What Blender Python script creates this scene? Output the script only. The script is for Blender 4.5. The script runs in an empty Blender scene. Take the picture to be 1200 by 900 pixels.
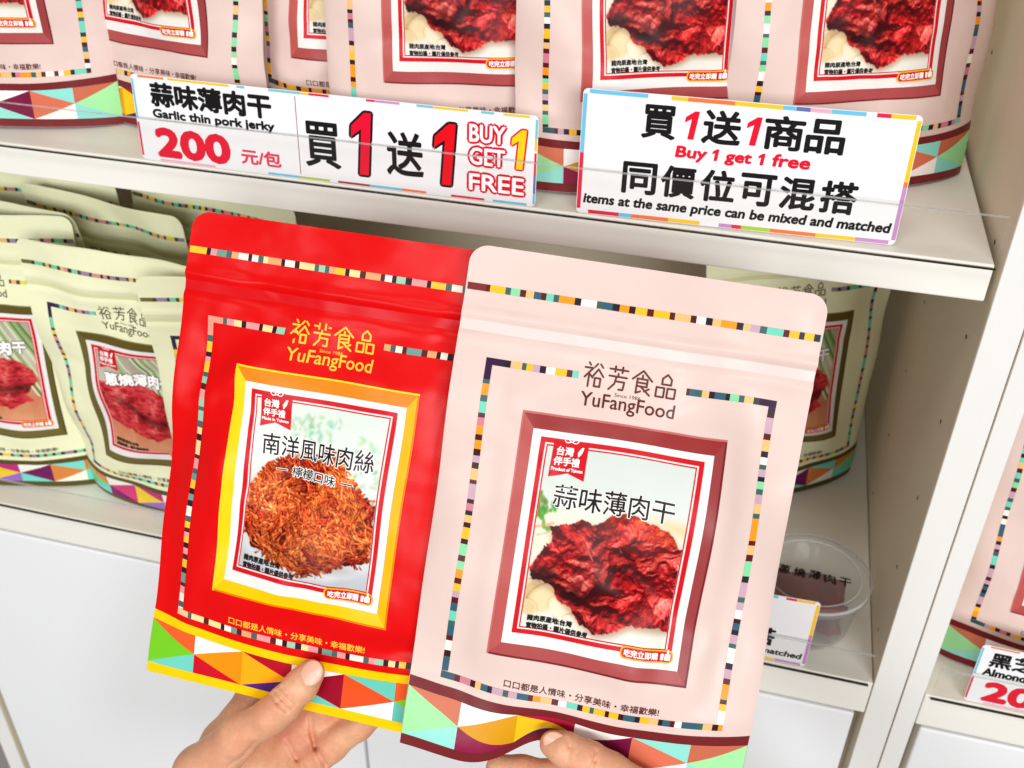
import bpy, math, random
import numpy as np

sc = bpy.context.scene
COL = sc.collection

# ------------------------------------------------------------------ camera
F_PX, YAW, PITCH, ROLL = 1213.15, 0.251798, 0.587929, -0.0176816
CAM = np.array([0.0, -0.564, 0.25875])
def cam_axes():
    cy, sy, cp, sp = math.cos(YAW), math.sin(YAW), math.cos(PITCH), math.sin(PITCH)
    fw = np.array([-sy*cp, cy*cp, -sp]); rt = np.array([cy, sy, 0.0]); dn = np.cross(fw, rt)
    cr, sr = math.cos(ROLL), math.sin(ROLL)
    return cr*rt+sr*dn, -sr*rt+cr*dn, fw
RT, DN, FW = cam_axes()
from mathutils import Matrix, Vector
cd = bpy.data.cameras.new('camera'); cam = bpy.data.objects.new('camera', cd); COL.objects.link(cam)
cd.sensor_width = 36.0; cd.lens = 36.0*F_PX/1200.0; cd.clip_start = 0.01; cd.clip_end = 50
m = Matrix.Identity(4)
for i in range(3):
    m[i][0], m[i][1], m[i][2], m[i][3] = RT[i], -DN[i], -FW[i], CAM[i]
cam.matrix_world = m
cd.dof.use_dof = True; cd.dof.focus_distance = 0.52; cd.dof.aperture_fstop = 16.0
sc.camera = cam

# ------------------------------------------------------------------ light (shop ceiling lamps, room glow)
w = bpy.data.worlds.new('World'); sc.world = w; w.use_nodes = True
bg = w.node_tree.nodes['Background']; bg.inputs[0].default_value = (1.0, 0.94, 0.86, 1); bg.inputs[1].default_value = 0.24
def lamp(name, loc, target, sx, sy, power, colr):
    l = bpy.data.lights.new(name, 'AREA'); l.shape = 'RECTANGLE'; l.size = sx; l.size_y = sy; l.energy = power; l.color = colr
    o = bpy.data.objects.new(name, l); COL.objects.link(o); o.location = loc
    o.rotation_euler = (Vector(target)-Vector(loc)).to_track_quat('-Z', 'Y').to_euler()
lamp('ceiling_lamp', (-1.2, -4.7, 1.55), (-0.3, 0.0, -0.3), 2.4, 1.2, 97, (0.97, 0.99, 1.0))
lamp('ceiling_lamp', (2.1, -4.5, 1.55), (-0.1, 0.0, -0.3), 2.4, 1.2, 174, (0.97, 0.99, 1.0))
lamp('ceiling_lamp', (-0.2, -0.9, 1.75), (-0.2, 0.0, 0.0), 1.4, 0.5, 10, (1.0, 0.96, 0.9))
sc.view_settings.view_transform = 'Standard'; sc.view_settings.look = 'None'
sc.view_settings.exposure = 0.0; sc.view_settings.gamma = 1.0

# ------------------------------------------------------------------ materials
def lin(c):
    c = np.asarray(c, float)/255.0
    return np.where(c <= 0.04045, c/12.92, ((c+0.055)/1.055)**2.4)
MATS = {}
def base_mat(name):
    mt = bpy.data.materials.new(name); mt.use_nodes = True
    return mt, mt.node_tree, mt.node_tree.nodes['Principled BSDF']
def film(rgb, rough=0.33, kind='film'):
    """printed plastic film: flat ink, fine crumple and slightly uneven gloss"""
    key = (tuple(rgb), rough, kind)
    if key in MATS: return MATS[key]
    mt, nt, p = base_mat('printed_'+kind)
    l = lin(rgb)
    tc = nt.nodes.new('ShaderNodeTexCoord')
    n1 = nt.nodes.new('ShaderNodeTexNoise'); n1.inputs['Scale'].default_value = 26; n1.inputs['Detail'].default_value = 2.0
    n2 = nt.nodes.new('ShaderNodeTexNoise'); n2.inputs['Scale'].default_value = 700; n2.inputs['Detail'].default_value = 2
    for n in (n1, n2): nt.links.new(tc.outputs['Object'], n.inputs['Vector'])
    p.inputs['Base Color'].default_value = (*l, 1)
    p.inputs['Specular IOR Level'].default_value = 0.15
    b1 = nt.nodes.new('ShaderNodeBump'); b1.inputs['Strength'].default_value = 0.62 if kind == 'film' else 0.06; b1.inputs['Distance'].default_value = 0.004
    b2 = nt.nodes.new('ShaderNodeBump'); b2.inputs['Strength'].default_value = 0.08; b2.inputs['Distance'].default_value = 0.0004
    nt.links.new(n1.outputs['Fac'], b1.inputs['Height']); nt.links.new(n2.outputs['Fac'], b2.inputs['Height'])
    nt.links.new(b1.outputs['Normal'], b2.inputs['Normal']); nt.links.new(b2.outputs['Normal'], p.inputs['Normal'])
    mr = nt.nodes.new('ShaderNodeMapRange'); mr.inputs['To Min'].default_value = rough-0.06; mr.inputs['To Max'].default_value = rough+0.08
    nt.links.new(n1.outputs['Fac'], mr.inputs['Value']); nt.links.new(mr.outputs['Result'], p.inputs['Roughness'])
    MATS[key] = mt
    return mt
def photo_mat():
    if 'photo' in MATS: return MATS['photo']
    mt, nt, p = base_mat('printed_photo')
    a = nt.nodes.new('ShaderNodeAttribute'); a.attribute_name = 'Col'
    nt.links.new(a.outputs['Color'], p.inputs['Base Color']); p.inputs['Roughness'].default_value = 0.40
    p.inputs['Specular IOR Level'].default_value = 0.12
    MATS['photo'] = mt
    return mt
def laminate(name, rgb, rough=0.45, grain=0.05, axis=0):
    mt, nt, p = base_mat(name)
    tc = nt.nodes.new('ShaderNodeTexCoord'); mp = nt.nodes.new('ShaderNodeMapping')
    s = [220, 220, 220]; s[axis] = 14
    mp.inputs['Scale'].default_value = s
    n = nt.nodes.new('ShaderNodeTexNoise'); n.inputs['Scale'].default_value = 1.0; n.inputs['Detail'].default_value = 6; n.inputs['Roughness'].default_value = 0.65
    n2 = nt.nodes.new('ShaderNodeTexNoise'); n2.inputs['Scale'].default_value = 9.0; n2.inputs['Detail'].default_value = 4
    nt.links.new(tc.outputs['Object'], mp.inputs['Vector']); nt.links.new(mp.outputs['Vector'], n.inputs['Vector']); nt.links.new(tc.outputs['Object'], n2.inputs['Vector'])
    mx = nt.nodes.new('ShaderNodeMix'); mx.data_type = 'RGBA'
    l = lin(rgb)
    mx.inputs[6].default_value = (*(l*(1-grain*2)), 1); mx.inputs[7].default_value = (*np.minimum(l*(1+grain), 0.9), 1)
    ad = nt.nodes.new('ShaderNodeMath'); ad.operation = 'MULTIPLY_ADD'; ad.inputs[1].default_value = 0.6
    ml = nt.nodes.new('ShaderNodeMath'); ml.operation = 'MULTIPLY'; ml.inputs[1].default_value = 0.4
    nt.links.new(n2.outputs['Fac'], ml.inputs[0]); nt.links.new(n.outputs['Fac'], ad.inputs[0]); nt.links.new(ml.outputs[0], ad.inputs[2])
    nt.links.new(ad.outputs[0], mx.inputs[0]); nt.links.new(mx.outputs[2], p.inputs['Base Color'])
    b = nt.nodes.new('ShaderNodeBump'); b.inputs['Strength'].default_value = 0.12; b.inputs['Distance'].default_value = 0.0006
    nt.links.new(n.outputs['Fac'], b.inputs['Height']); nt.links.new(b.outputs['Normal'], p.inputs['Normal'])
    p.inputs['Roughness'].default_value = rough
    return mt
def clear_mat(name, tint, gloss=1.0, milky=0.06):
    """thin clear sheet: see-through, with a fresnel gloss and a little haze in the plastic"""
    mt = bpy.data.materials.new(name); mt.use_nodes = True; nt = mt.node_tree
    nt.nodes.clear()
    out = nt.nodes.new('ShaderNodeOutputMaterial'); tr = nt.nodes.new('ShaderNodeBsdfTransparent'); tr.inputs[0].default_value = (*tint, 1)
    gl = nt.nodes.new('ShaderNodeBsdfGlossy'); gl.inputs['Roughness'].default_value = 0.06
    df = nt.nodes.new('ShaderNodeBsdfDiffuse'); df.inputs[0].default_value = (0.8, 0.8, 0.82, 1)
    lw = nt.nodes.new('ShaderNodeLayerWeight'); lw.inputs['Blend'].default_value = .5
    pw = nt.nodes.new('ShaderNodeMath'); pw.operation = 'POWER'; pw.inputs[1].default_value = 4.0; nt.links.new(lw.outputs['Facing'], pw.inputs[0])
    fr = nt.nodes.new('ShaderNodeMath'); fr.operation = 'MULTIPLY_ADD'; fr.inputs[1].default_value = .45; fr.inputs[2].default_value = .008; nt.links.new(pw.outputs[0], fr.inputs[0])
    ns = nt.nodes.new('ShaderNodeTexNoise'); ns.inputs['Scale'].default_value = 60
    mr = nt.nodes.new('ShaderNodeMapRange'); mr.inputs['To Min'].default_value = milky*0.6; mr.inputs['To Max'].default_value = milky*1.4
    m1 = nt.nodes.new('ShaderNodeMixShader'); m2 = nt.nodes.new('ShaderNodeMixShader')
    nt.links.new(ns.outputs['Fac'], mr.inputs['Value']); nt.links.new(mr.outputs['Result'], m1.inputs[0])
    nt.links.new(tr.outputs[0], m1.inputs[1]); nt.links.new(df.outputs[0], m1.inputs[2])
    nt.links.new(fr.outputs[0], m2.inputs[0]); nt.links.new(m1.outputs[0], m2.inputs[1]); nt.links.new(gl.outputs[0], m2.inputs[2])
    nt.links.new(m2.outputs[0], out.inputs[0])
    return mt

# ------------------------------------------------------------------ object helpers
def new_obj(name, me, parent=None):
    o = bpy.data.objects.new(name, me); COL.objects.link(o)
    if parent is not None: o.parent = parent
    return o
def tag(o, label, cat, group=None, kind=None):
    o['label'] = label; o['category'] = cat
    if group: o['group'] = group
    if kind: o['kind'] = kind
class MB:
    """collects polygons with a material each and links them as one mesh object"""
    def __init__(s): s.v = []; s.f = []; s.m = []; s.mats = []; s.n = 0; s.smooth = []
    def slot(s, mat):
        if mat not in s.mats: s.mats.append(mat)
        return s.mats.index(mat)
    def add(s, v, f, mat, smooth=False):
        v = np.asarray(v, float); k = s.slot(mat)
        s.v.append(v); s.f += [tuple(i+s.n for i in q) for q in f]; s.m += [k]*len(f); s.smooth += [smooth]*len(f); s.n += len(v)
    def build(s, name, parent=None, merge=False):
        me = bpy.data.meshes.new(name)
        me.from_pydata(np.concatenate(s.v).tolist(), [], s.f)
        for mt in s.mats: me.materials.append(mt)
        me.polygons.foreach_set('material_index', s.m); me.polygons.foreach_set('use_smooth', s.smooth)
        me.update()
        return new_obj(name, me, parent)
    def box(s, a, b, mat, bev=0.0):
        import bmesh
        bm = bmesh.new(); bmesh.ops.create_cube(bm, size=1)
        a = np.array(a, float); b = np.array(b, float)
        for q in bm.verts: q.co = Vector([(a[i]+b[i])/2+q.co[i]*(b[i]-a[i]) for i in range(3)])
        if bev > 0: bmesh.ops.bevel(bm, geom=list(bm.edges), offset=bev, segments=3, affect='EDGES', profile=0.5)
        bm.verts.index_update()
        s.add([q.co[:] for q in bm.verts], [[q.index for q in f.verts] for f in bm.faces], mat); bm.free()
    def lathe(s, prof, c, mat, n=64, smooth=True):
        prof = np.array(prof, float); k = len(prof); a = np.arange(n)/n*2*np.pi
        v = np.stack([c[0]+prof[None, :, 0]*np.cos(a)[:, None], c[1]+prof[None, :, 0]*np.sin(a)[:, None], np.broadcast_to(c[2]+prof[None, :, 1], (n, k))], 2).reshape(-1, 3)
        f = [(i*k+j, ((i+1) % n)*k+j, ((i+1) % n)*k+j+1, i*k+j+1) for i in range(n) for j in range(k-1)]
        s.add(v, f, mat, smooth)

# ------------------------------------------------------------------ lettering
GLYPH = {}
def glyphs(text):
    """flat outline of a line of text, scaled so that its own box is 0..1 by 0..1"""
    if text in GLYPH: return GLYPH[text]
    c = bpy.data.curves.new('lettering', 'FONT'); c.body = text; c.size = 1; c.resolution_u = 3; c.fill_mode = 'FRONT'
    o = bpy.data.objects.new('lettering', c); COL.objects.link(o)
    dg = bpy.context.evaluated_depsgraph_get(); me = bpy.data.meshes.new_from_object(o.evaluated_get(dg))
    v = np.array([q.co[:2] for q in me.vertices]); f = [tuple(p.vertices) for p in me.polygons if p.area > 1e-9]
    bpy.data.objects.remove(o); bpy.data.curves.remove(c); bpy.data.meshes.remove(me)
    lo, hi = v.min(0), v.max(0); asp = (hi[0]-lo[0])/(hi[1]-lo[1])
    GLYPH[text] = ((v-lo)/(hi-lo), f, asp)
    return GLYPH[text]
ONE = ([(0.0, 0.78), (0.52, 1.0), (0.80, 1.0), (0.80, 0.0), (0.42, 0.0), (0.42, 0.74), (0.0, 0.60)], [(0, 1, 5, 6), (1, 2, 3, 4, 5)])
DIRS = [(0, 0), (1, 0), (-1, 0), (0, 1), (0, -1), (.7, .7), (-.7, .7), (.7, -.7), (-.7, -.7)]

# custom monoline wordmark glyphs (unit boxes)
WORDMARK = {
 0: [[(.18, 1), (.28, .9)], [(.02, .78), (.42, .78), (.04, .38)], [(.25, .56), (.25, 0)], [(.3, .5), (.44, .38)], [(.62, .98), (.5, .84)], [(.76, .98), (.9, .84)],
     [(.46, .46), (.69, .76), (.97, .46)], [(.56, .38), (.84, .38), (.84, .03), (.56, .03), (.56, .38)]],
 1: [[(.05, .87), (.95, .87)], [(.32, 1), (.32, .76)], [(.68, 1), (.68, .76)], [(.5, .7), (.5, .58)], [(.06, .57), (.94, .57)], [(.42, .57), (.36, .26), (.1, .0)], [(.4, .37), (.84, .37), (.8, .04), (.6, .04)]],
 2: [[(.02, .6), (.5, .99), (.98, .6)], [(.5, .8), (.5, .64)], [(.26, .64), (.76, .64), (.76, .33), (.26, .33)], [(.26, .48), (.76, .48)], [(.26, .64), (.26, .03), (.48, .12)], [(.88, .26), (.66, .14)], [(.46, .32), (.94, .0)]],
 3: [[(.28, .57), (.28, .8), (.5, .99), (.72, .8), (.72, .57), (.28, .57)], [(.04, .42), (.42, .42), (.42, .03), (.04, .03), (.04, .42)], [(.58, .42), (.96, .42), (.96, .03), (.58, .03), (.58, .42)]]}

# ------------------------------------------------------------------ pouch surface
W2, PH = 85.0, 251.3          # half width and height, millimetres
class Surf:
    """front/back sheets of a stand-up pouch in millimetres -> metres; x right, y away from the viewer, z up"""
    def __init__(s, seed, depth, bulge, standing, lean=0.0, bumps=(), crumple=1.0, corner=9.0, low_corner=0.0):
        s.r = np.random.RandomState(seed); s.depth = depth*s.r.uniform(.8, 1.15) if standing else depth; s.bulge = bulge*s.r.uniform(.75, 1.5) if standing else bulge; s.standing = standing; s.lean = math.radians(lean); s.bumps = bumps
        s.k = [(s.r.uniform(.008, .035)*s.r.choice([-1, 1]), s.r.uniform(.006, .03), s.r.uniform(0, 6.28), s.r.uniform(.25, .7)*crumple) for _ in range(9)]
        s.fold = [(s.r.uniform(-70, 70), s.r.uniform(20, 215), s.r.uniform(0, 3.14), s.r.uniform(10, 34), s.r.uniform(-1.2, 1.2)*crumple) for _ in range(20)]
        s.tilt = s.r.uniform(-1, 1)*4*crumple; s.corner = corner; s.low = low_corner
        s.flop = s.r.uniform(-3, 6)*crumple
    def half(s, v):
        c = s.corner; t = np.clip((v-(PH-c))/c, 0, 1); h = W2-c+c*np.sqrt(1-t*t)
        if s.low:
            t2 = np.clip((s.low-v)/s.low, 0, 1); h = h-s.low*(1-np.sqrt(1-t2*t2))
        return h
    def pos(s, u, v, side=1):
        u = np.asarray(u, float); v = np.asarray(v, float)
        e = np.clip(np.abs(u)/W2, 0, 1); g = np.clip(1-e**2.6, 0, 1)**0.8
        up = np.clip((200-v)/200, 0, 1)
        if s.standing:
            t = s.depth*np.clip(1-v/150, 0, 1)**1.3 + s.bulge*np.sin(np.pi*np.clip(v/205, 0, 1))**1.2
            low = np.minimum(1, 0.35+v/30*0.65) if False else 1
            t = t*low
        else:
            t = s.bulge*np.sin(np.pi*np.clip((v+6)/212, 0, 1))**0.9
            sg = lambda q: 1/(1+np.exp(-np.clip(q, -40, 40)))
            t = t+2.8*sg((u+57)/3.2)*sg((58-u)/3.2)*sg((v-49)/3.5)*sg((184-v)/3.5)/np.maximum(g, .2)
        y = -side*t*g
        y = y-side*0.25
        # press-zip ridge and the seal line above it
        if side == 1:
            za = 1.0 if s.standing else 1.5
            y = y + za*(-1.0*np.exp(-((v-219)/2.4)**2) + 0.9*np.exp(-((v-213)/3.0)**2) - 0.5*np.exp(-((v-207)/2.8)**2))
        c = np.zeros_like(u+v)
        for a, b, ph, am in s.k: c = c+am*np.sin(u*a*3+v*b*3+ph)
        for fu, fv, an, ln, am in s.fold:
            du = (u-fu)*math.cos(an)+(v-fv)*math.sin(an); dv = -(u-fu)*math.sin(an)+(v-fv)*math.cos(an)
            c = c+am*np.exp(-(du/ln)**2)*np.exp(-(dv/6.5)**2)
        y = y+c*np.clip(v/40, 0.15, 1)
        x = u+0*v; z = v+0*u
        y = y + s.tilt*(u/W2)*np.clip(v/PH, 0, 1)**2 + s.flop*np.clip((v-170)/80, 0, 1)**2
        for bu, bv, su, sv, dx, dy, dz in s.bumps:
            q = np.exp(-((u-bu)/su)**2-((v-bv)/sv)**2); x = x+dx*q; y = y+dy*q; z = z+dz*q
        cl, sl = math.cos(s.lean), math.sin(s.lean)
        y2 = y*cl+z*sl; z2 = z*cl-y*sl
        if s.standing:
            z2 = np.maximum(z2, 0.0+0.02*z)
        return np.stack([x, y2, z2], -1)/1000.0
    def on(s, uv, off):
        uv = np.asarray(uv, float); h = 0.6
        p = s.pos(uv[:, 0], uv[:, 1])
        a = s.pos(uv[:, 0]+h, uv[:, 1])-s.pos(uv[:, 0]-h, uv[:, 1]); b = s.pos(uv[:, 0], uv[:, 1]+h)-s.pos(uv[:, 0], uv[:, 1]-h)
        n = np.cross(a, b); n /= np.linalg.norm(n, axis=1)[:, None]+1e-12
        return p+n*off/1000.0
class Flat:
    """a slightly curled card face: x right, z up, y away"""
    def __init__(s, w_=200, h_=60, curl=1.4, ph=0.0): s.w, s.h, s.c, s.p = w_, h_, curl, ph
    def on(s, uv, off):
        uv = np.asarray(uv, float); a = uv[:, 0]/s.w*2-1; b = np.clip(uv[:, 1]/s.h, 0, 1)
        y = s.c*a*a*(.35+.65*b)+.35*np.sin(a*4.2+s.p)*b+.5*b*b
        return np.stack([uv[:, 0], y-off, uv[:, 1]], 1)/1000.0
STEP = 0.19
class Print:
    """lays flat artwork (millimetre coordinates, ink layers) on a surface"""
    def __init__(s, surf, cell=3.4, kind='film', step=STEP): s.S = surf; s.mb = MB(); s.cell = cell; s.kind = kind; s.step = step
    def put(s, uv, f, rgb, layer, extra=0.0):
        s.mb.add(s.S.on(uv, layer*s.step+extra), f, film(rgb, kind=s.kind), s.kind == 'film')
    def quad(s, p00, p10, p11, p01, rgb, layer, warp=None):
        p = [np.array(q, float) for q in (p00, p10, p11, p01)]
        nu = max(1, int(math.ceil(max(np.linalg.norm(p[1]-p[0]), np.linalg.norm(p[2]-p[3]))/s.cell)))
        nv = max(1, int(math.ceil(max(np.linalg.norm(p[3]-p[0]), np.linalg.norm(p[2]-p[1]))/s.cell)))
        a, b = np.meshgrid(np.linspace(0, 1, nu+1), np.linspace(0, 1, nv+1)); a = a.ravel()[:, None]; b = b.ravel()[:, None]
        uv = (p[0]*(1-a)+p[1]*a)*(1-b)+(p[3]*(1-a)+p[2]*a)*b
        if warp: uv = warp(uv)
        s.put(uv, [(j*(nu+1)+i, j*(nu+1)+i+1, (j+1)*(nu+1)+i+1, (j+1)*(nu+1)+i) for j in range(nv) for i in range(nu)], rgb, layer)
    def rect(s, u0, v0, u1, v1, rgb, layer, warp=None): s.quad((u0, v0), (u1, v0), (u1, v1), (u0, v1), rgb, layer, warp)
    def ring(s, u0, v0, u1, v1, t, rgb, layer):
        s.rect(u0, v0, u1, v0+t, rgb, layer); s.rect(u0, v1-t, u1, v1, rgb, layer); s.rect(u0, v0+t, u0+t, v1-t, rgb, layer); s.rect(u1-t, v0+t, u1, v1-t, rgb, layer)
    def tri(s, a, b, c, rgb, layer, warp=None):
        a, b, c = (np.array(q, float) for q in (a, b, c))
        n = max(1, int(math.ceil(max(np.linalg.norm(a-b), np.linalg.norm(b-c), np.linalg.norm(a-c))/s.cell)))
        idx = {}; uv = []
        for i in range(n+1):
            for j in range(n+1-i):
                idx[i, j] = len(uv); uv.append(a+(b-a)*i/n+(c-a)*j/n)
        f = []
        for i in range(n):
            for j in range(n-i):
                f.append((idx[i, j], idx[i+1, j], idx[i, j+1]))
                if i+j < n-1: f.append((idx[i+1, j], idx[i+1, j+1], idx[i, j+1]))
        uv = np.array(uv)
        if np.cross(b-a, c-a) < 0: f = [q[::-1] for q in f]
        if warp: uv = warp(uv)
        s.put(uv, f, rgb, layer)
    def fan(s, pts, rgb, layer, warp=None):
        pts = np.array(pts, float)
        if s.kind == 'film' and np.ptp(pts, axis=0).max() > s.cell*1.2:
            c = pts.mean(0)
            for k in range(len(pts)): s.tri(c, pts[k], pts[(k+1) % len(pts)], rgb, layer, warp)
            return
        if warp: pts = warp(pts)
        s.put(pts, [tuple(range(len(pts)))], rgb, layer)
    def rrect(s, u0, v0, u1, v1, r, rgb, layer, n=6):
        p = []
        for cx, cy, a0 in ((u1-r, v0+r, -90), (u1-r, v1-r, 0), (u0+r, v1-r, 90), (u0+r, v0+r, 180)):
            for k in range(n+1):
                t = math.radians(a0+90*k/n); p.append((cx+r*math.cos(t), cy+r*math.sin(t)))
        s.fan(p, rgb, layer)
    def text(s, txt, u0, v0, u1, v1, rgb, layer, bold=0.0, shear=0.0, mapf=None, shape=None):
        v, f = (np.array(shape[0]), shape[1]) if shape else glyphs(txt)[:2]
        uv = np.stack([u0+v[:, 0]*(u1-u0)+shear*(v[:, 1]-.5)*(v1-v0), v0+v[:, 1]*(v1-v0)], 1)
        for k, (dx, dy) in enumerate(DIRS if bold > 0 else DIRS[:1]):
            q = uv+np.array([dx, dy])*bold
            if mapf: q = mapf(q)
            s.put(q, f, rgb, layer, k*0.004)
    def stroke(s, pts, t, rgb, layer, mapf=None):
        pts = np.array(pts, float)
        for k in range(len(pts)-1):
            a, b = pts[k], pts[k+1]; d = b-a; L = np.linalg.norm(d); d = d/L; n = np.array([-d[1], d[0]])*t/2
            a0 = math.atan2(d[1], d[0]); p = []
            for c, st in ((b, -90), (a, 90)):
                for q in range(6):
                    an = a0+math.radians(st+q*36); p.append(c+np.array([math.cos(an), math.sin(an)])*t/2)
            p = np.array(p)
            if mapf: p = mapf(p)
            s.put(p, [tuple(range(12))], rgb, layer, 0.003*(k % 9))

# ------------------------------------------------------------------ printed food pictures (painted from noise, row 0 = top)
def noise2(h, w, fy, fx, rs, octv=4, gain=0.5):
    out = np.zeros((h, w)); amp = 1; tot = 0
    for _ in range(octv):
        gy, gx = int(fy)+2, int(fx)+2; g = rs.rand(gy+1, gx+1)
        y = np.linspace(0, fy, h); x = np.linspace(0, fx, w); yi = y.astype(int); xi = x.astype(int)
        ty = (y-yi); tx = (x-xi); ty = (ty*ty*(3-2*ty))[:, None]; tx = (tx*tx*(3-2*tx))[None]
        a = g[yi][:, xi]; b = g[yi][:, xi+1]; c = g[yi+1][:, xi]; d = g[yi+1][:, xi+1]
        out += amp*((a*(1-tx)+b*tx)*(1-ty)+(c*(1-tx)+d*tx)*ty); tot += amp; amp *= gain; fy *= 2; fx *= 2
    return out/tot
def samp(img, y, x):
    h, w = img.shape[:2]; return img[np.clip((y*(h-1)).astype(int), 0, h-1), np.clip((x*(w-1)).astype(int), 0, w-1)]
def inside(poly, X, Y):
    r = np.zeros(X.shape, bool); n = len(poly)
    for i in range(n):
        x1, y1 = poly[i]; x2, y2 = poly[(i+1) % n]
        if y1 == y2: continue
        r ^= ((y1 > Y) != (y2 > Y)) & (X < (x2-x1)*(Y-y1)/(y2-y1)+x1)
    return r
def ramp(t, stops):
    ts = [q[0] for q in stops]; cs = np.array([q[1] for q in stops], float)
    return np.stack([np.interp(t, ts, cs[:, k]) for k in range(3)], -1)
def blob(img, X, Y, cx, cy, rx, ry, an, colr, soft=0.2, amt=1.0):
    c, s_ = math.cos(an), math.sin(an); dx = X-cx; dy = Y-cy
    d = np.sqrt(((dx*c+dy*s_)/rx)**2+((-dx*s_+dy*c)/ry)**2); a = np.clip((1-d)/soft, 0, 1)*amt
    img[:] = img*(1-a[..., None])+np.array(colr, float)*a[..., None]
    return d
def blur(a, r):
    for ax in (0, 1):
        k = np.exp(-np.arange(-int(2*r)-1, int(2*r)+2)**2/(2*r*r)); k /= k.sum(); h_ = len(k)//2
        pd = [(h_, h_) if i == ax else (0, 0) for i in range(a.ndim)]; b = np.pad(a, pd, mode='edge'); n = a.shape[ax]
        a = sum(k[i]*np.take(b, np.arange(i, i+n), axis=ax) for i in range(len(k)))
    return a
def paint_jerky(H=420, W=330):
    rs = np.random.RandomState(5); Y, X = np.mgrid[0:H, 0:W]; Y = Y/H; X = X/W
    img = ramp(Y+0.04*noise2(H, W, 3, 3, rs), [(0, (206, 214, 208)), (.3, (216, 222, 216)), (.45, (230, 222, 198)), (.7, (236, 226, 206)), (1, (230, 226, 218))])
    for k in range(30):
        blob(img, X, Y, rs.uniform(-.02, .11), rs.uniform(.26, .44), rs.uniform(.012, .04), rs.uniform(.008, .022), rs.uniform(0, 3), (60+rs.randint(50), 115+rs.randint(50), 50), .5, .8)
    blob(img, X, Y, .95, .33, .3, .06, .1, (226, 200, 146), .9, .8)
    for cx, cy, rx, ry, an, cc in ((.06, .80, .1, .075, .5, (206, 180, 130)), (.13, .83, .13, .09, -.5, (230, 210, 166)), (.26, .86, .1, .07, .3, (238, 226, 198)), (.38, .93, .11, .05, .1, (242, 234, 220)), (.02, .88, .08, .05, .2, (218, 196, 150))):
        d = blob(img, X, Y, cx, cy, rx, ry, an, cc, .35)
        e = np.exp(-((d-1)/.06)**2)*np.clip(noise2(H, W, 6, 6, rs)-.4, 0, .4)*1.8; img = img*(1-e[..., None])+np.array((160, 110, 62.))*e[..., None]
    wob = lambda f, a: a*(noise2(H, W, f, f, rs, 5, .6)-.5)
    Xw = X+wob(16, .06); Yw = Y+wob(16, .06)
    poly = [(.03, .60), (-.01, .66), (.03, .72), (.16, .745), (.22, .80), (.31, .86), (.40, .93), (.5, .975), (.62, .95), (.72, .9), (.86, .9), (1.05, .9), (1.05, .46), (.97, .43), (.9, .36), (.78, .325), (.62, .29), (.5, .32), (.40, .36), (.30, .36), (.2, .40), (.1, .42), (.12, .48), (.07, .55)]
    mask = inside(poly, Xw, Yw)
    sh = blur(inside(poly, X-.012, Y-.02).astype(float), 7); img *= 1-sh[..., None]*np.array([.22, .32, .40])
    hgt = np.full((H, W), -1.0); tone = np.zeros((H, W)); edge = np.zeros((H, W))
    sheets = []
    for k in range(40):
        y_ = .30+.66*(k/39)**.9; x_ = rs.uniform(.02, 1.0)
        sheets.append((x_, y_, rs.uniform(.16, .32), rs.uniform(.07, .13), rs.normal(.25, .6)))
    wx = wob(9, .13); wy = wob(9, .13); rid = np.zeros((H, W))
    for k, (cx, cy, a, b, an) in enumerate(sheets):
        c, s_ = math.cos(an), math.sin(an); dx = X+wx-cx; dy = (Y+wy-cy)*1.25
        p = dx*c+dy*s_; q = -dx*s_+dy*c; d = (p/a)**2+(q/b)**2
        h = (1-d)*.11+cy*.28+.07*rs.rand(); sel = (h > hgt) & (d < 1.15)
        nn = noise2(160, 160, 9, 3.0, rs, 4, .55)
        r1 = 1-np.abs(2*samp(nn if k % 2 else nn.T, np.clip(q/b*.45+.5, 0, .999), np.clip(p/a*.45+.5, 0, .999))-1)
        hgt = np.where(sel, h, hgt); rid = np.where(sel, r1, rid); edge = np.where(sel, d, edge)
        tone = np.where(sel, rs.uniform(-.10, .12)-.46*np.clip((d-.6)/.55, 0, 1)**1.5-.05*(q < 0), tone)
    fine = noise2(H, W, 46, 36, rs, 3)
    hh = blur(hgt, 2.0)*1.15+blur(rid, 1.2)*.042+.05*noise2(H, W, 13, 11, rs, 2)+.008*fine
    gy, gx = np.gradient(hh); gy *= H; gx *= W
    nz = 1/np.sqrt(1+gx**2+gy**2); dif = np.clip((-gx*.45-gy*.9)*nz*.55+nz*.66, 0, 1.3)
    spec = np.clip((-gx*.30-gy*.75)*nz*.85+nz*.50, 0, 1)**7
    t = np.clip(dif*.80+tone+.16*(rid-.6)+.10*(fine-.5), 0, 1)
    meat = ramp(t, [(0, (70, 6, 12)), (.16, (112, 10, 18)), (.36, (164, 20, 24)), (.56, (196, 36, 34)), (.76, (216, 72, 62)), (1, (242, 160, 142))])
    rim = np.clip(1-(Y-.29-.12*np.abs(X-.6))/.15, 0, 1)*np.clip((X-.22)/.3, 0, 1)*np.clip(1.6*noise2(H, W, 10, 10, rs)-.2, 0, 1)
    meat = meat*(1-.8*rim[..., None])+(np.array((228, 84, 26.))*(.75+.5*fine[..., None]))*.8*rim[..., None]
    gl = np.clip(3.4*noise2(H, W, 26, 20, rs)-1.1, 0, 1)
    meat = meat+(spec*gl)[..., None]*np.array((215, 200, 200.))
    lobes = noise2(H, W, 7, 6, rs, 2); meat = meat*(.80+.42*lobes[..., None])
    dark = np.exp(-(((X-.1)/.1)**2+((Y-.695)/.055)**2)**2); meat = meat*(1-.82*dark[..., None])+np.array((34, 8, 12.))*.82*dark[..., None]
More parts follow.
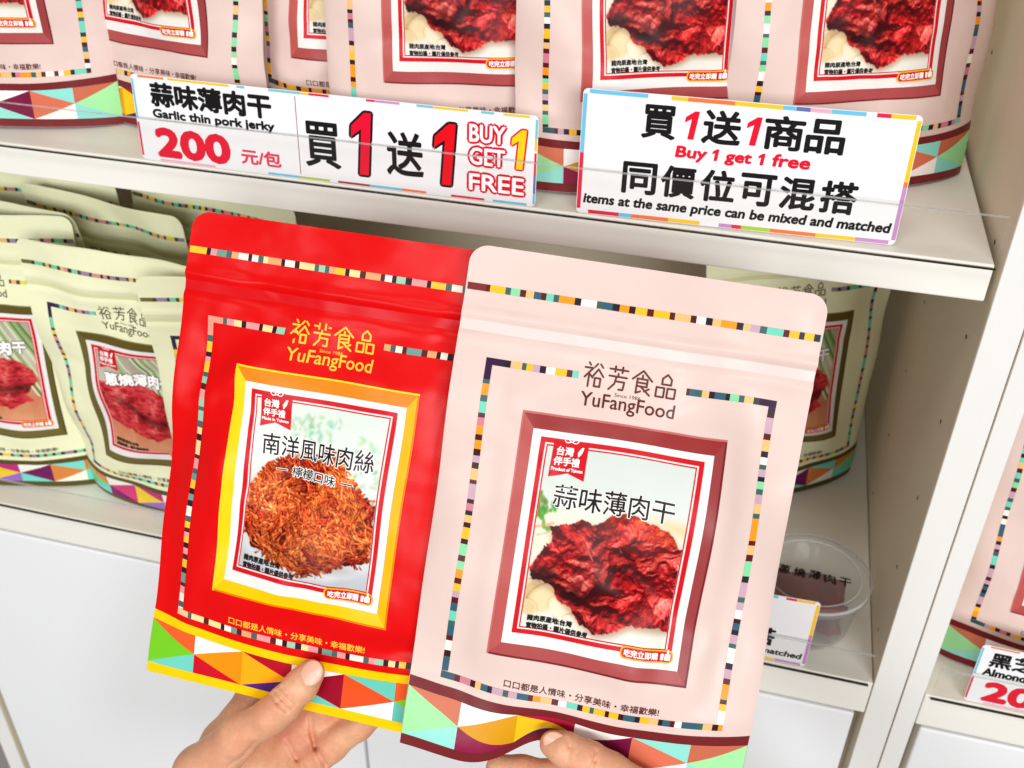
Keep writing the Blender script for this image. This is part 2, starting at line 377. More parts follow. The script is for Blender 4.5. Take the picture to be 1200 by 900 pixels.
    dk2 = np.exp(-((X-.33)/.10)**2-((Y-.76)/.07)**2)+.8*np.exp(-((X-.46)/.03)**2-((Y-.60)/.1)**2); meat *= (1-.42*np.clip(dk2, 0, 1))[..., None]
    img = np.where(mask[..., None], meat, img)
    for x0, y0, x1, y1, wd in ((.30, .415, .42, .52, .006), (.36, .47, .41, .56, .005), (.0, .44, .12, .40, .008), (.02, .48, .10, .45, .006), (.56, .42, .60, .5, .004), (.74, .44, .84, .43, .004)):
        L2 = (x1-x0)**2+(y1-y0)**2; tt = np.clip(((X-x0)*(x1-x0)+(Y-y0)*(y1-y0))/L2, 0, 1)
        d = np.hypot(X-x0-tt*(x1-x0)+.03*(wx/.12), Y-y0-tt*(y1-y0)); e = np.clip(1.3-d/wd, 0, 1)*.75; img = img*(1-e[..., None])+np.array((232, 150, 120.))*e[..., None]
    img = .6*img+.4*blur(img, 1.0)
    return np.clip(img, 0, 255)
def paint_shred(H=440, W=340):
    rs = np.random.RandomState(11); Y, X = np.mgrid[0:H, 0:W]; Yn = Y/H; Xn = X/W
    img = ramp(Yn+.05*noise2(H, W, 3, 3, rs), [(0, (214, 224, 214)), (.35, (224, 232, 224)), (.6, (208, 214, 210)), (.85, (200, 204, 206)), (1, (182, 184, 190))])
    for k in range(80):
        x, y = (rs.uniform(.28, .66), rs.uniform(.05, .2)) if k < 40 else (rs.uniform(.80, 1.), rs.uniform(.12, .6))
        blob(img, Xn, Yn, x, y, rs.uniform(.015, .05), rs.uniform(.01, .025), rs.uniform(0, 3), (100+rs.randint(70), 165+rs.randint(40), 110+rs.randint(50)), .9, .5)
    d = np.sqrt(((Xn-.5)/.62)**2+((Yn-.72)/.27)**2); e = np.clip((1.05-d)/.1, 0, 1)*.5
    img = img*(1-e[..., None])+np.array((216, 218, 222.))*e[..., None]
    blob(img, Xn, Yn, .5, .88, .46, .06, .05, (140, 118, 112), .9, .7)
    z = np.full((H, W), -9.0)
    poly = [(.02, .58), (.0, .76), (.08, .86), (.28, .90), (.5, .95), (.66, .92), (.74, .86), (.97, .84), (1.0, .68), (.98, .54), (.94, .45), (.86, .46), (.77, .36), (.70, .27), (.60, .26), (.52, .31), (.42, .30), (.30, .32), (.14, .40), (.06, .48)]
    body = inside(poly, Xn+.05*(noise2(H, W, 12, 12, rs)-.5), Yn+.05*(noise2(H, W, 12, 12, rs)-.5))
    okm = inside(poly, Xn, Yn)
    img[body] = np.array((96, 28, 12)); z[body] = -1
    fld = noise2(H, W, 2.6, 2.6, rs, 2)*math.pi*2.2
    lum = noise2(H, W, 5, 5, rs, 2)
    def strand(x, y, n, R, free, zz, c0, dirn):
        an0 = fld[min(int(y*H), H-1), min(int(x*W), W-1)]+(math.pi if dirn else 0)+rs.normal(0, .25+free); wig = rs.uniform(0, 6); wf = rs.uniform(.04, .12); hue = rs.uniform(-1, 1)
        nf = 1 if R < 3 else int(4+R*.55)
        for f in range(nf):
            o = rs.uniform(-1, 1)*R*.95 if nf > 1 else 0.0; an = an0+rs.normal(0, .08); rf = R if nf == 1 else rs.uniform(1.2, 2.7)
            px0 = x*W-math.sin(an0)*o; py0 = y*H+math.cos(an0)*o; cf = c0+rs.uniform(-.13, .13)-.10*abs(o)/R; k0 = rs.randint(0, 8); n1 = n+rs.randint(-12, 8); out = 0; zf = zz+.06*math.sqrt(max(0, 1-(o/R)**2))+rs.uniform(0, .03)
            for k in range(max(6, n1)):
                cx_, cy_ = px0, py0
                if not (0 <= int(cx_) < W and 0 <= int(cy_) < H): break
                if not okm[int(cy_), int(cx_)]:
                    out += 1
                    if out > 9: break
                r = rf*(.75+.35*math.sin(k*.6+wig+f)); q = int(r)+2; ix, iy = int(cx_), int(cy_)
                y0, y1, x0, x1 = max(iy-q, 0), min(iy+q+1, H), max(ix-q, 0), min(ix+q+1, W)
                dy = Y[y0:y1, x0:x1]-cy_; dx = X[y0:y1, x0:x1]-cx_; d2 = (dx*dx+dy*dy)/(r*r)
                sl = (d2 < 1) & (zf > z[y0:y1, x0:x1])
                if sl.any():
                    nx = -math.sin(an); ny = math.cos(an); sg = (dx*nx+dy*ny)/r*(1 if ny > 0 else -1)-.35*o/R*(1 if ny > 0 else -1)*-1
                    li = np.clip(.50-.30*sg-.2*d2+cf, 0, 1)
                    img[y0:y1, x0:x1][sl] = (ramp(li, CST)+hue*np.array((4, 14, 6.)))[sl]; z[y0:y1, x0:x1][sl] = zf
                an += .07*math.sin(k*wf+wig)+rs.normal(0, .05+free*.3); px0 += math.cos(an)*1.9; py0 += math.sin(an)*1.9
    CST = [(0, (84, 18, 8)), (.22, (150, 38, 14)), (.48, (206, 74, 30)), (.72, (232, 114, 62)), (1, (252, 196, 150))]
    ys, xs = np.nonzero(okm)
    for k in range(250):
        i = rs.randint(len(ys)); x, y = xs[i]/W, ys[i]/H; big = k < 190
        strand(x, y, rs.randint(26, 70) if big else rs.randint(14, 40), rs.uniform(5.0, 11.0) if big else rs.uniform(3.0, 5.0), .05 if big else .2, .55*k/250+.45*y+.35*lum[ys[i], xs[i]], rs.uniform(-.16, .14)+.5*(lum[ys[i], xs[i]]-.5), rs.rand() < .5)
    for k in range(40):
        i = rs.randint(len(ys)); strand(xs[i]/W, ys[i]/H, rs.randint(16, 40), rs.uniform(1.3, 2.0), .35, rs.uniform(1.0, 2.0), .18, rs.rand() < .5)
    ms = z > -5
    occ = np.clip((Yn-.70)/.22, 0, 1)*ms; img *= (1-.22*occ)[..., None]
    img = np.where(ms[..., None], img*(.80+.40*noise2(H, W, 70, 55, rs, 3))[..., None], img)
    img = blur(img, .9)
    big = blur(img, 9); img = np.where(ms[..., None], img+(img-big)*.35+(noise2(H, W, 7, 6, rs, 2)-.5)[..., None]*np.array((60, 50, 30.)), img)
    img = np.where(ms[..., None], img*np.array((1.10, 1.26, 1.16)), img)
    return np.clip(img, 0, 255)
def paint_slab(H=200, W=160):
    rs = np.random.RandomState(8); Y, X = np.mgrid[0:H, 0:W]; Y = Y/H; X = X/W
    img = ramp(Y+.3*(noise2(H, W, 3, 10, rs)-.5), [(0, (168, 160, 140)), (.3, (196, 186, 170)), (.75, (196, 120, 86)), (1, (214, 150, 110))])
    for k in range(16):
        a = rs.uniform(.55, 1.0); x0 = rs.uniform(.25, 1.0); d = np.abs((X-x0)*.9-(Y-.2)*.62-(rs.uniform(-.05, .05)))
        e = np.clip((.018-d)/.008, 0, 1)*(Y < .75)*.9; c = ramp(np.array([rs.rand()]), [(0, (58, 96, 40)), (.6, (110, 150, 70)), (1, (225, 232, 200))])[0]
        img = img*(1-e[..., None])+c*e[..., None]
    Xw = X+.06*(noise2(H, W, 10, 10, rs)-.5); Yw = Y+.06*(noise2(H, W, 10, 10, rs)-.5)
    mk = inside([(-.1, .32), (.2, .27), (.5, .3), (.75, .38), (.95, .48), (.98, .6), (.8, .72), (.9, .8), (.6, .86), (.3, .8), (-.1, .72)], Xw, Yw)
    r = (1-np.abs(2*noise2(H, W, 24, 9, rs, 4, .65)-1))**1.6; q = noise2(H, W, 8, 8, rs)
    t = np.clip(.02+.75*r+.7*(q-.5)-.3*(Y-.5), 0, 1)
    meat = ramp(t, [(0, (92, 14, 20)), (.4, (178, 34, 44)), (.7, (206, 66, 66)), (1, (240, 158, 150))])
    slit = np.exp(-((Y-.56-.25*(X-.3)+.04*np.sin(X*9))/.045)**2)*np.clip((X-.05)/.2, 0, 1)
    meat = meat*(1-.55*slit[..., None])+np.array((48, 10, 10.))*.55*slit[..., None]
    return np.clip(np.where(mk[..., None], meat, img), 0, 255)
PHOTOS = {'jerky': paint_jerky(), 'shred': paint_shred(), 'slab': paint_slab()}

# ------------------------------------------------------------------ pouch artwork
K = (46, 14, 20); TEALC = (98, 190, 170)
PAL = {
 'pink': dict(film=(223, 198, 190), back=(236, 208, 204), band=(116, 34, 38), line=(112, 38, 36), logo=(96, 34, 30), corner=(52, 24, 58), lowcorner=(52, 84, 92),
   seg=[(250, 186, 40), (244, 150, 30), (110, 205, 180), (132, 214, 160), (206, 122, 140), (244, 236, 226), (232, 186, 120), (52, 92, 110), (196, 160, 176)], sep=[(58, 20, 26), (40, 30, 44), (60, 96, 92), (92, 24, 30)],
   frame=((150, 50, 50), (184, 86, 82), (170, 76, 76), (152, 62, 64)), edge=(196, 104, 100), dark=(118, 34, 38),
   tri=[(160, 228, 160), (206, 116, 88), (150, 222, 210), (248, 240, 238), (214, 150, 20), (246, 192, 30), (140, 26, 66), (168, 26, 54), (88, 28, 84), (246, 238, 236), (120, 20, 62), (214, 112, 84), (150, 222, 210), (140, 218, 204), (246, 238, 236), (196, 104, 78), (160, 228, 160), (140, 216, 206)],
   photo='jerky', title='蒜味薄肉干', sub=None, made='Product of Taiwan', strap=(120, 40, 38)),
 'red': dict(film=(216, 5, 8), back=(206, 8, 20), band=(252, 198, 0), line=(252, 198, 0), logo=(250, 196, 60), corner=(240, 150, 130), lowcorner=(246, 190, 140),
   seg=[(246, 232, 214), (250, 190, 60), (246, 160, 110), (240, 150, 150), (150, 200, 170), (110, 150, 140), (250, 214, 150)], sep=[(46, 20, 30), (70, 100, 96), (40, 30, 40), (88, 30, 30)],
   frame=((244, 130, 20), (255, 206, 20), (254, 194, 0), (250, 176, 0)), edge=(255, 214, 40), dark=(236, 120, 0),
   tri=[(112, 196, 34), (232, 92, 40), (108, 202, 184), (246, 240, 238), (246, 140, 10), (252, 168, 20), (200, 8, 34), (176, 12, 36), (84, 38, 122), (246, 238, 240), (150, 0, 34), (230, 78, 28), (104, 200, 184), (100, 196, 178), (246, 238, 240), (232, 90, 36), (124, 200, 40), (100, 194, 178)],
   photo='shred', title='南洋風味肉絲', sub='檸檬口味', made='Made in Taiwan', strap=(250, 190, 50)),
 'cream': dict(film=(234, 234, 196), back=(214, 212, 166), band=(84, 76, 34), line=(92, 84, 40), logo=(84, 78, 52), corner=(52, 40, 66), lowcorner=(50, 66, 66),
   seg=[(232, 206, 60), (110, 205, 180), (206, 140, 140), (226, 178, 110), (120, 200, 150), (150, 130, 150)], sep=[(44, 30, 36), (50, 60, 70), (70, 66, 60)],
   frame=((92, 80, 34), (104, 92, 46), (110, 98, 50), (98, 86, 40)), edge=(128, 116, 66), dark=(70, 60, 22),
   tri=[(110, 206, 140), (214, 130, 70), (110, 210, 196), (240, 238, 226), (206, 60, 120), (234, 200, 50), (120, 30, 100), (190, 50, 120), (150, 104, 190), (240, 238, 226), (110, 24, 90), (214, 130, 66), (110, 210, 196), (120, 210, 196), (240, 238, 226), (206, 120, 60), (110, 206, 140), (110, 210, 196)],
   photo='slab', title='蔥燒薄肉干', sub=None, made='Product of Taiwan', strap=(110, 100, 60)),
}
def body_mesh(S, P, nu=58, nv=104):
    mb = MB(); fm = film(P['film']); bm_ = film(P['back'])
    v = np.concatenate([np.linspace(0, 1, nv-8)*(PH-9), PH-9+9*np.sin(np.linspace(0, np.pi/2, 9))[1:]]); nv = len(v)
    s = np.sin(np.linspace(-1, 1, nu)*np.pi/2)*.5+np.linspace(-1, 1, nu)*.5
    VV, SS = np.meshgrid(v, s, indexing='ij'); UU = SS*S.half(VV)
    idx = lambda j, i: j*nu+i
    quads = [(idx(j, i), idx(j, i+1), idx(j+1, i+1), idx(j+1, i)) for j in range(nv-1) for i in range(nu-1)]
    fr = S.pos(UU, VV, 1).reshape(-1, 3); bk = S.pos(UU, VV, -1).reshape(-1, 3)
    mb.add(fr, quads, fm, True); mb.add(bk, [q[::-1] for q in quads], bm_, True)
    # side seals, top seal, bottom gusset floor
    for ii in (0, nu-1):
        a = np.array([idx(j, ii) for j in range(nv)]); vv = np.concatenate([fr[a], bk[a]])
        q = [(j, j+1, nv+j+1, nv+j) for j in range(nv-1)]
        mb.add(vv, q if ii == 0 else [t[::-1] for t in q], fm)
    for jj in (0, nv-1):
        a = np.array([idx(jj, i) for i in range(nu)]); vv = np.concatenate([fr[a], bk[a]])
        q = [(i, i+1, nu+i+1, nu+i) for i in range(nu-1)]
        mb.add(vv, q if jj == nv-1 else [t[::-1] for t in q], fm if jj else film(P['band']))
    return mb
def stripes(pr, P, rs, pts, t, layer, lead=None, warp=None):
    """dashed ribbon of coloured blocks along a straight line"""
    a, b = np.array(pts[0], float), np.array(pts[1], float); L = np.linalg.norm(b-a); d = (b-a)/L; n = np.array([-d[1], d[0]])
    x = 0.0; k = 0
    while x < L-.2:
        if lead and k == 0: ln, c = lead
        elif k % 2: ln, c = rs.uniform(2.0, 3.4), P['sep'][rs.randint(len(P['sep']))]
        else: ln, c = rs.choice([3.5, 4.5, 5.5, 7.5]), P['seg'][rs.randint(len(P['seg']))]
        e = min(L, x+ln); p, q = a+d*x, a+d*e
        pr.quad(p-n*t/2, q-n*t/2, q+n*t/2, p+n*t/2, c, layer, warp); x = e; k += 1
        if rs.rand() < .25 and k % 2 == 0 and x < L-5:
            e = min(L, x+rs.uniform(2.5, 4.5)); c = P['seg'][rs.randint(len(P['seg']))]; p, q = a+d*x, a+d*e
            pr.quad(p-n*t/2, q-n*t/2, q+n*t/2, p+n*t/2, c, layer, warp); x = e
def gusset_warp(uv):
    uv = uv.copy(); k = np.clip((uv[:, 1]-5.5)/26.0, 0, 1); fade = np.clip((60-uv[:, 1])/22.0, 0, 1)
    uv[:, 1] = uv[:, 1]-6.0*(1-(uv[:, 0]/W2)**2)*k*fade
    return uv
def make_pouch(kind, S, seed, photo_res=(120, 150), name='stand_up_pouch', loc=None, rotz=0.0, matrix=None, grid=(58, 104)):
    P = PAL[kind]; rs = np.random.RandomState(seed)
    root = body_mesh(S, P, *grid).build(name)
    if matrix is not None: root.matrix_world = matrix
    else: root.location = loc; root.rotation_euler = (0, 0, rotz)
    # --- border stripes and slogan
    b = Print(S)
    stripes(b, P, rs, ((-84.2, 231.2), (84.2, 231.2)), 3.4, 1, (9, P['strap']))
    b.mb.build('printed_ribbon', root); b = Print(S)
    x0, x1, yt, yb, t = -68.0, 68.8, 197.0, 38.0, 3.3
    stripes(b, P, rs, ((x0-t/2, yt), (-25, yt)), t, 1, (9, P['corner'])); stripes(b, P, rs, ((x1+t/2, yt), (26.6, yt)), t, 1, (8, P['corner']))
    stripes(b, P, rs, ((x0, yt-t/2), (x0, yb+t/2)), t, 1, (7, P['corner'])); stripes(b, P, rs, ((x1, yt-t/2), (x1, yb+t/2)), t, 1, (3, P['corner']))
    bw = lambda uv: np.stack([uv[:, 0], uv[:, 1]-3.0*(1-(uv[:, 0]/69)**2)], 1)
    stripes(b, P, rs, ((x0-t/2, yb), (x1+t/2, yb)), t, 1, (7, P['lowcorner']), bw)
    b.text('口口都是人情味・分享美味・幸福歡樂!', -37.6, 41.3, 38.7, 45.3, P['logo'], 1, 0.06, mapf=bw)
    b.mb.build('printed_border', root)
    # --- bottom band
    g = Print(S)
    g.rect(-84.8, .15, 84.8, 35, P['band'], 1.0, gusset_warp)
    T = P['tri']; lo, hi = 5.6, 30.0; mid = (lo+hi)/2
    def tr(a, b_, c, col): g.tri(a, b_, c, col, 2.0, gusset_warp)
    E = 84.6
    tr((-E, hi), (-E, lo), (-57, mid), T[0]); tr((-E, hi), (-57, mid), (-57, hi), T[1]); tr((-E, lo), (-57, lo), (-57, mid), T[2])
    for k, nx in enumerate((-57, 0)):
        a, c = nx, nx+57; m_ = nx+28.5; q = T[3:9] if k == 0 else T[9:15]
        if k == 0:
            tr((a, mid), (a, hi), (m_, hi), q[0]); tr((a, mid), (m_, lo), (m_, hi), q[1]); tr((m_, hi), (m_, lo), (c, mid), q[2]); tr((a, mid), (a, lo), (m_, lo), q[3]); tr((m_, hi), (c, mid), (c, hi), q[4]); tr((m_, lo), (c, lo), (c, mid), q[5])
        else:
            tr((a, mid), (a, hi), (m_, hi), q[0]); tr((a, mid), (m_, lo), (m_, hi), q[1]); tr((m_, hi), (m_, lo), (c, mid), q[2]); tr((a, mid), (a, lo), (m_, lo), q[3]); tr((m_, hi), (c, mid), (c, hi), q[4]); tr((m_, lo), (c, lo), (c, mid), q[5])
    tr((57, mid), (57, hi), (E, hi), T[15]); tr((E, hi), (57, mid), (E, lo), T[16]); tr((57, mid), (57, lo), (E, lo), T[17])
    g.mb.build('gusset_band', root)
    # --- wordmark
    lg = Print(S); cw = 11.2
    for k in range(4):
        ox = -22.4+k*11.5
        for st in WORDMARK[k]: lg.stroke([(ox+x*9.6, 192.3+y*11.4) for x, y in st], .95, P['logo'], 1)
    lg.text('YuFangFood', -22.4, 181.0, 22.6, 189.6, P['logo'], 1, .09)
    lg.text('Since 1986', -6.5, 189.2, 6.0, 190.9, P['logo'], 1)
    lg.mb.build('wordmark', root)
    # --- picture frame with bevelled print
    fr = Print(S); fu0, fu1, fv0, fv1 = -48.3, 49.5, 55.6, 177.0; iu0, iu1, iv0, iv1 = -42, 44, 63, 169.3
    ft, fl, fb, frr = P['frame']
    fr.quad((iu0, iv1), (iu1, iv1), (fu1, fv1), (fu0, fv1), ft, 1); fr.quad((fu0, fv0), (iu0, iv0), (iu0, iv1), (fu0, fv1), fl, 1)
    fr.quad((fu0, fv0), (fu1, fv0), (iu1, iv0), (iu0, iv0), fb, 1); fr.quad((iu1, iv0), (fu1, fv0), (fu1, fv1), (iu1, iv1), frr, 1)
    e = .9
    fr.rect(fu0, fv1-e, fu1, fv1, P['edge'], 2); fr.rect(fu0, fv0, fu0+e, fv1-e, P['edge'], 2); fr.rect(fu0+e, fv0, fu1, fv0+e, P['dark'], 2); fr.rect(fu1-e, fv0+e, fu1, fv1-e, P['dark'], 2)
    ru0, ru1, rv0, rv1 = -37.8, 39.9, 69.1, 166.0; R = (206, 16, 30); MAT = (232, 228, 225)
    fr.rect(iu0, iv0, iu1, rv0+4, MAT, 2); fr.rect(iu0, rv1-4, iu1, iv1, MAT, 2); fr.rect(iu0, rv0+4, ru0+4, rv1-4, MAT, 2); fr.rect(ru1-4, rv0+4, iu1, rv1-4, MAT, 2)
    fr.ring(ru0, rv0, ru1, rv1, 2.3, R, 3); fr.ring(ru0+3.1, rv0+3.1, ru1-3.1, rv1-3.1, .6, R, 3)
    fo = fr.mb.build('picture_frame', root)
    # --- the printed food photo: a fine grid with a colour per point
    pu0, pu1, pv0, pv1 = ru0+3.8, ru1-3.8, rv0+3.8, rv1-3.8; nx, ny = photo_res
    A, B = np.meshgrid(np.linspace(0, 1, nx), np.linspace(0, 1, ny)); a = A.ravel(); bb = B.ravel()
    uv = np.stack([pu0+a*(pu1-pu0), pv1-bb*(pv1-pv0)], 1)
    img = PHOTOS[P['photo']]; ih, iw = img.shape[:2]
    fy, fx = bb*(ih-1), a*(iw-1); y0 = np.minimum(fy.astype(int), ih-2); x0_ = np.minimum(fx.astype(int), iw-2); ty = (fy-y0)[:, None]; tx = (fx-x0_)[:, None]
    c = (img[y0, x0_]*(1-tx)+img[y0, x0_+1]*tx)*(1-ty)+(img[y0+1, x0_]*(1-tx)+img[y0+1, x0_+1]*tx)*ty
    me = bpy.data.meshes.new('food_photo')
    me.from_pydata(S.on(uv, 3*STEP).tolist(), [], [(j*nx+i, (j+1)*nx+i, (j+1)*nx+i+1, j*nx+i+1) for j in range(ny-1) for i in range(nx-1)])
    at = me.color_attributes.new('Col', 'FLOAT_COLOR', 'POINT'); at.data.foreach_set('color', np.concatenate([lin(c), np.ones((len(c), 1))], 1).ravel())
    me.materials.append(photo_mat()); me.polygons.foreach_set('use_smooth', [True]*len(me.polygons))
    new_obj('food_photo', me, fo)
    # --- captions on the photo
    cp = Print(S); INK = (34, 26, 26); WH = (250, 248, 246)
    def ctext(s_, u0, v0, u1, v1, b0, halo):
        if halo: cp.text(s_, u0, v0, u1, v1, WH, 4.2, halo)
        cp.text(s_, u0, v0, u1, v1, INK, 5.2, b0)
    if kind == 'red':
        ctext(P['title'], -29, 134, 32.5, 145, .1, .55); ctext(P['sub'], -12, 124.0, 14, 129.4, .05, .5)
        for q in (-21, 17.5): cp.rect(q-.3, 126.1, q+6.3, 127.3, WH, 4.2); cp.rect(q, 126.4, q+6, 127.0, INK, 5.2)
    elif kind == 'pink': ctext(P['title'], -27.5, 134.2, 30, 145.2, .1, .5)
    else: cp.text(P['title'], -27.5, 134.2, 30, 145.2, WH, 5.4, .55); cp.text(P['title'], -27.5, 134.2, 30, 145.2, (60, 40, 50), 4.4, 1.1)
    ctext('豬肉原產地:台灣', -31.5, 76.6, -9.5, 79.6, .12, 0); ctext('實物拍攝・圖片僅供參考', -31.5, 72.6, -1.5, 75.6, .12, 0)
    cp.rrect(15.2, 66.2, 40.8, 72.4, 2.4, (250, 176, 20), 5); cp.rrect(15.9, 66.9, 40.1, 71.7, 1.9, R, 6)
    cp.text('吃完立即購', 17.2, 67.6, 33.0, 71.0, WH, 7, .1)
    cp.rrect(34.4, 67.7, 36.0, 70.8, .3, WH, 7); cp.rrect(36.5, 67.7, 39.4, 70.8, .5, WH, 7); cp.rrect(37.4, 70.0, 38.6, 73.0, .5, (250, 176, 20), 6.5); cp.rrect(37.6, 70.2, 38.4, 72.6, .4, WH, 7)
    # ribbon badge
    cp.fan([(-31.5, 147.8), (-23.2, 150.6), (-23.2, 164.6), (-31.5, 164.6)], R, 4.6); cp.fan([(-23.2, 150.6), (-14.9, 147.8), (-14.9, 164.6), (-23.2, 164.6)], R, 4.6)
    cp.text('台灣', -29.6, 158.6, -21.6, 162.6, WH, 5.6, .12); cp.text('伴手禮', -30.2, 153.9, -18.2, 157.8, WH, 5.6, .12); cp.text(P['made'], -30.6, 151.4, -16.2, 152.9, WH, 5.6, .08)
    cp.fan([(-19.2, 158.4), (-17.6, 160.4), (-16.9, 163.2), (-18.0, 163.2), (-19.6, 160.6)], WH, 5.6)
    for sx in (-1, 1):
        lp = [(-23.2+sx*(.2+3.4*math.sin(q)*.9+0), 165.2+2.0*math.sin(2*q)*.55+1.0*math.sin(q)) for q in np.linspace(0, math.pi, 11)]
        cp.stroke(lp, .45, WH, 5.6)
    cp.mb.build('caption_lettering', fo)
    return root

# ------------------------------------------------------------------ display shelf (structure first)
GAP = 0.1331; XS = 0.1543; X3 = 0.1685; ZL = -0.3412; TU = 0.0233; TL = 0.0326; XL = -0.700
white = laminate('white_laminate', (241, 238, 229), .42, .03, 0)
panel_in_shaded = laminate('side_laminate_shade_tint', (226, 214, 190), .5, .04, 2)  # white laminate; the warm shade inside the bays is mixed into its colour
panel_fr = laminate('panel_edge_laminate', (236, 235, 231), .42, .02, 2)
doorm = laminate('door_laminate', (238, 239, 241), .38, .012, 2)
dark = film((40, 34, 28), .7, 'card')
clear = clear_mat('clear_acrylic', (.985, .985, .98), milky=.004)
clear_edge = clear_mat('polished_acrylic', (.9, .91, .9), milky=.25)
def shelf_unit(x0, x1, label, side_l, side_r, upper, seam):
    root = bpy.data.objects.new('display_shelf', None); COL.objects.link(root); root.location = ((x0+x1)/2, 0.17, -1.05)
    tag(root, label, 'shelf', 'white display shelves')
    inv = Matrix.Translation(-root.location)
    def part(mb, name, par=root):
        o = mb.build(name, par)
        o.data.transform(inv)
        return o
    DEP = 0.42; TOPZ = 0.42
    for (a, b, inner) in ((x0-side_l, x0, 1), (x1, x1+side_r, -1)):
        q = MB(); q.box((a, 0.0, -1.05), (b, DEP, TOPZ), panel_in_shaded if True else white, .0012)
        # bright front edge banding
        q.box((a+.0002, -.0012, -1.05), (b-.0002, .0, TOPZ), panel_fr, .0004)
        # drilled peg holes on the inner face
        hx = b+.0003 if inner == 1 else a-.0003
        for yy in (.035, .20):
            for k in range(11):
                zz = ZL+.02+k*.064; n = 10
                v = [(hx, yy+.0016*math.cos(t), zz+.0016*math.sin(t)) for t in np.arange(n)/n*6.283]
                q.add(v, [tuple(range(n))], dark)
        part(q, 'side_panel')
    q = MB(); q.box((x0, DEP-.012, -1.05), (x1, DEP, TOPZ), panel_in_shaded); part(q, 'back_panel')
    if upper:
        q = MB(); q.box((x0+.003, .001, -TU), (x1-.004, DEP-.013, 0), white, .0012); part(q, 'shelf_board')
    q = MB(); q.box((x0+.0005, -.001, ZL-TL), (x1-.0005, DEP-.013, ZL), white, .0012); part(q, 'shelf_board')
    dt = ZL-TL-.0055
    xs = [x0+.004, seam, x1-.005]
    for a, b in zip(xs[:-1], xs[1:]):
        if b-a < .02: continue
        q = MB(); q.box((a+.0014, .001, -1.0), (b-.0014, .019, dt), doorm, .002); part(q, 'cabinet_door')
    q = MB(); q.box((x0, .022, -1.05), (x1, .03, ZL-TL), panel_in_shaded); part(q, 'cabinet_liner')
    for z0, use in ((0.0, upper), (ZL, True)):
        if not use: continue
        q = MB(); h = .0300
        q.box((x0+.004, -.0038, z0-.0005), (x1-.005 if x1 < .3 else x1, -.0018, z0+h), clear)
        o = part(q, 'acrylic_lip')
        q = MB(); q.box((x0+.004, -.0039, z0+h+.00005), (x1-.005 if x1 < .3 else x1, -.0017, z0+h+.00035), clear_edge); part(q, 'polished_edge', o)
        q = MB(); q.box((x0+.004, -.0036, z0-.0012), (x1-.004, -.0016, z0-.0007), dark); part(q, 'glue_line', o)
    return root
shelf_unit(XL, GAP, 'white two-tier display shelf behind the held pouches, with clear lips and cabinet doors below', .02, XS-GAP-.0007, True, -.281)
shelf_unit(X3, X3+.83, 'white neighbouring display shelf cut off by the right edge, with one pink pouch in view', X3-XS, .02, False, X3+.42)

# ------------------------------------------------------------------ pouches on the shelves
def mk_stand(kind, x, y, z, rot, seed, lean, label, group, depth=20, bulge=9, crumple=1.45, bumps=()):
    S = Surf(seed, depth, bulge, True, lean, bumps, crumple)
    o = make_pouch(kind, S, seed, (110, 138), loc=(x, y, z), rotz=math.radians(rot))
    tag(o, label, 'pouch', group)
    return o
PK = 'pink pouches standing on the shelf'; CR = 'cream pouches standing on the lower shelf'
mk_stand('pink', -0.53, 0.038, .0006, 12.5, 21, 5.3, 'pink pouch at the left end of the upper shelf, left of the price card', PK)
mk_stand('pink', -0.413, 0.065, .0006, -12, 22, 4.6, 'pink pouch behind the left half of the long 200 price card', PK)
mk_stand('pink', -0.267, 0.078, .0006, 2, 23, 4.3, 'shaded pink pouch set back in the row, half hidden between two pink pouches', PK)
mk_stand('pink', -0.195, 0.056, .0006, 14.2, 24, 4.3, 'pink pouch behind the right half of the long 200 price card', PK)
mk_stand('pink', -0.074, 0.061, .0006, 21.5, 25, 5.2, 'pink pouch between the two promotion cards, its right edge behind its neighbour', PK)
mk_stand('pink', 0.046, 0.098, .0006, 27, 26, 4.3, 'pink pouch at the right end of the upper shelf beside the white panel', PK)
mk_stand('cream', -0.606, 0.042, ZL+.0006, 12.7, 31, 1.7, 'cream pouch cut off by the left edge, purple and white triangles at its base', CR)
mk_stand('cream', -0.461, 0.05, ZL+.0006, 0.8, 32, -6.2, 'cream pouch with its wordmark and meat photo in view left of the red pouch', CR)
mk_stand('cream', -0.343, 0.026, ZL+.0006, 9.9, 33, -1.1, 'cream pouch mostly hidden by the held red pouch, only its left edge in view', CR)
mk_stand('cream', -0.612, 0.09, ZL+.0006, -1.7, 34, -1.3, 'cream pouch whose lit top corner shows above the left front pouches', CR, bumps=())
mk_stand('cream', -0.526, 0.122, ZL+.0006, -5.7, 35, -2, 'cream pouch in the shade, its wide top reaching to the red pouch', CR)
mk_stand('cream', -0.616, 0.155, ZL+.0006, -4, 36, -3.4, 'cream pouch at the far left rear, only its top strip in view under the shelf', CR)
mk_stand('cream', -0.45, 0.167, ZL+.0006, -6, 37, -3.2, 'dark shaded cream pouch at the rear, its top just above the red pouch', CR)
mk_stand('cream', 0.043, 0.214, ZL+.0006, 30, 38, 1.2, 'shaded cream pouch alone at the back right of the lower shelf above the plastic cup', CR)
mk_stand('pink', 0.264, 0.051, ZL+.0006, 4.7, 41, 5.5, 'pink pouch in the neighbouring shelf at the right edge of the picture', PK)

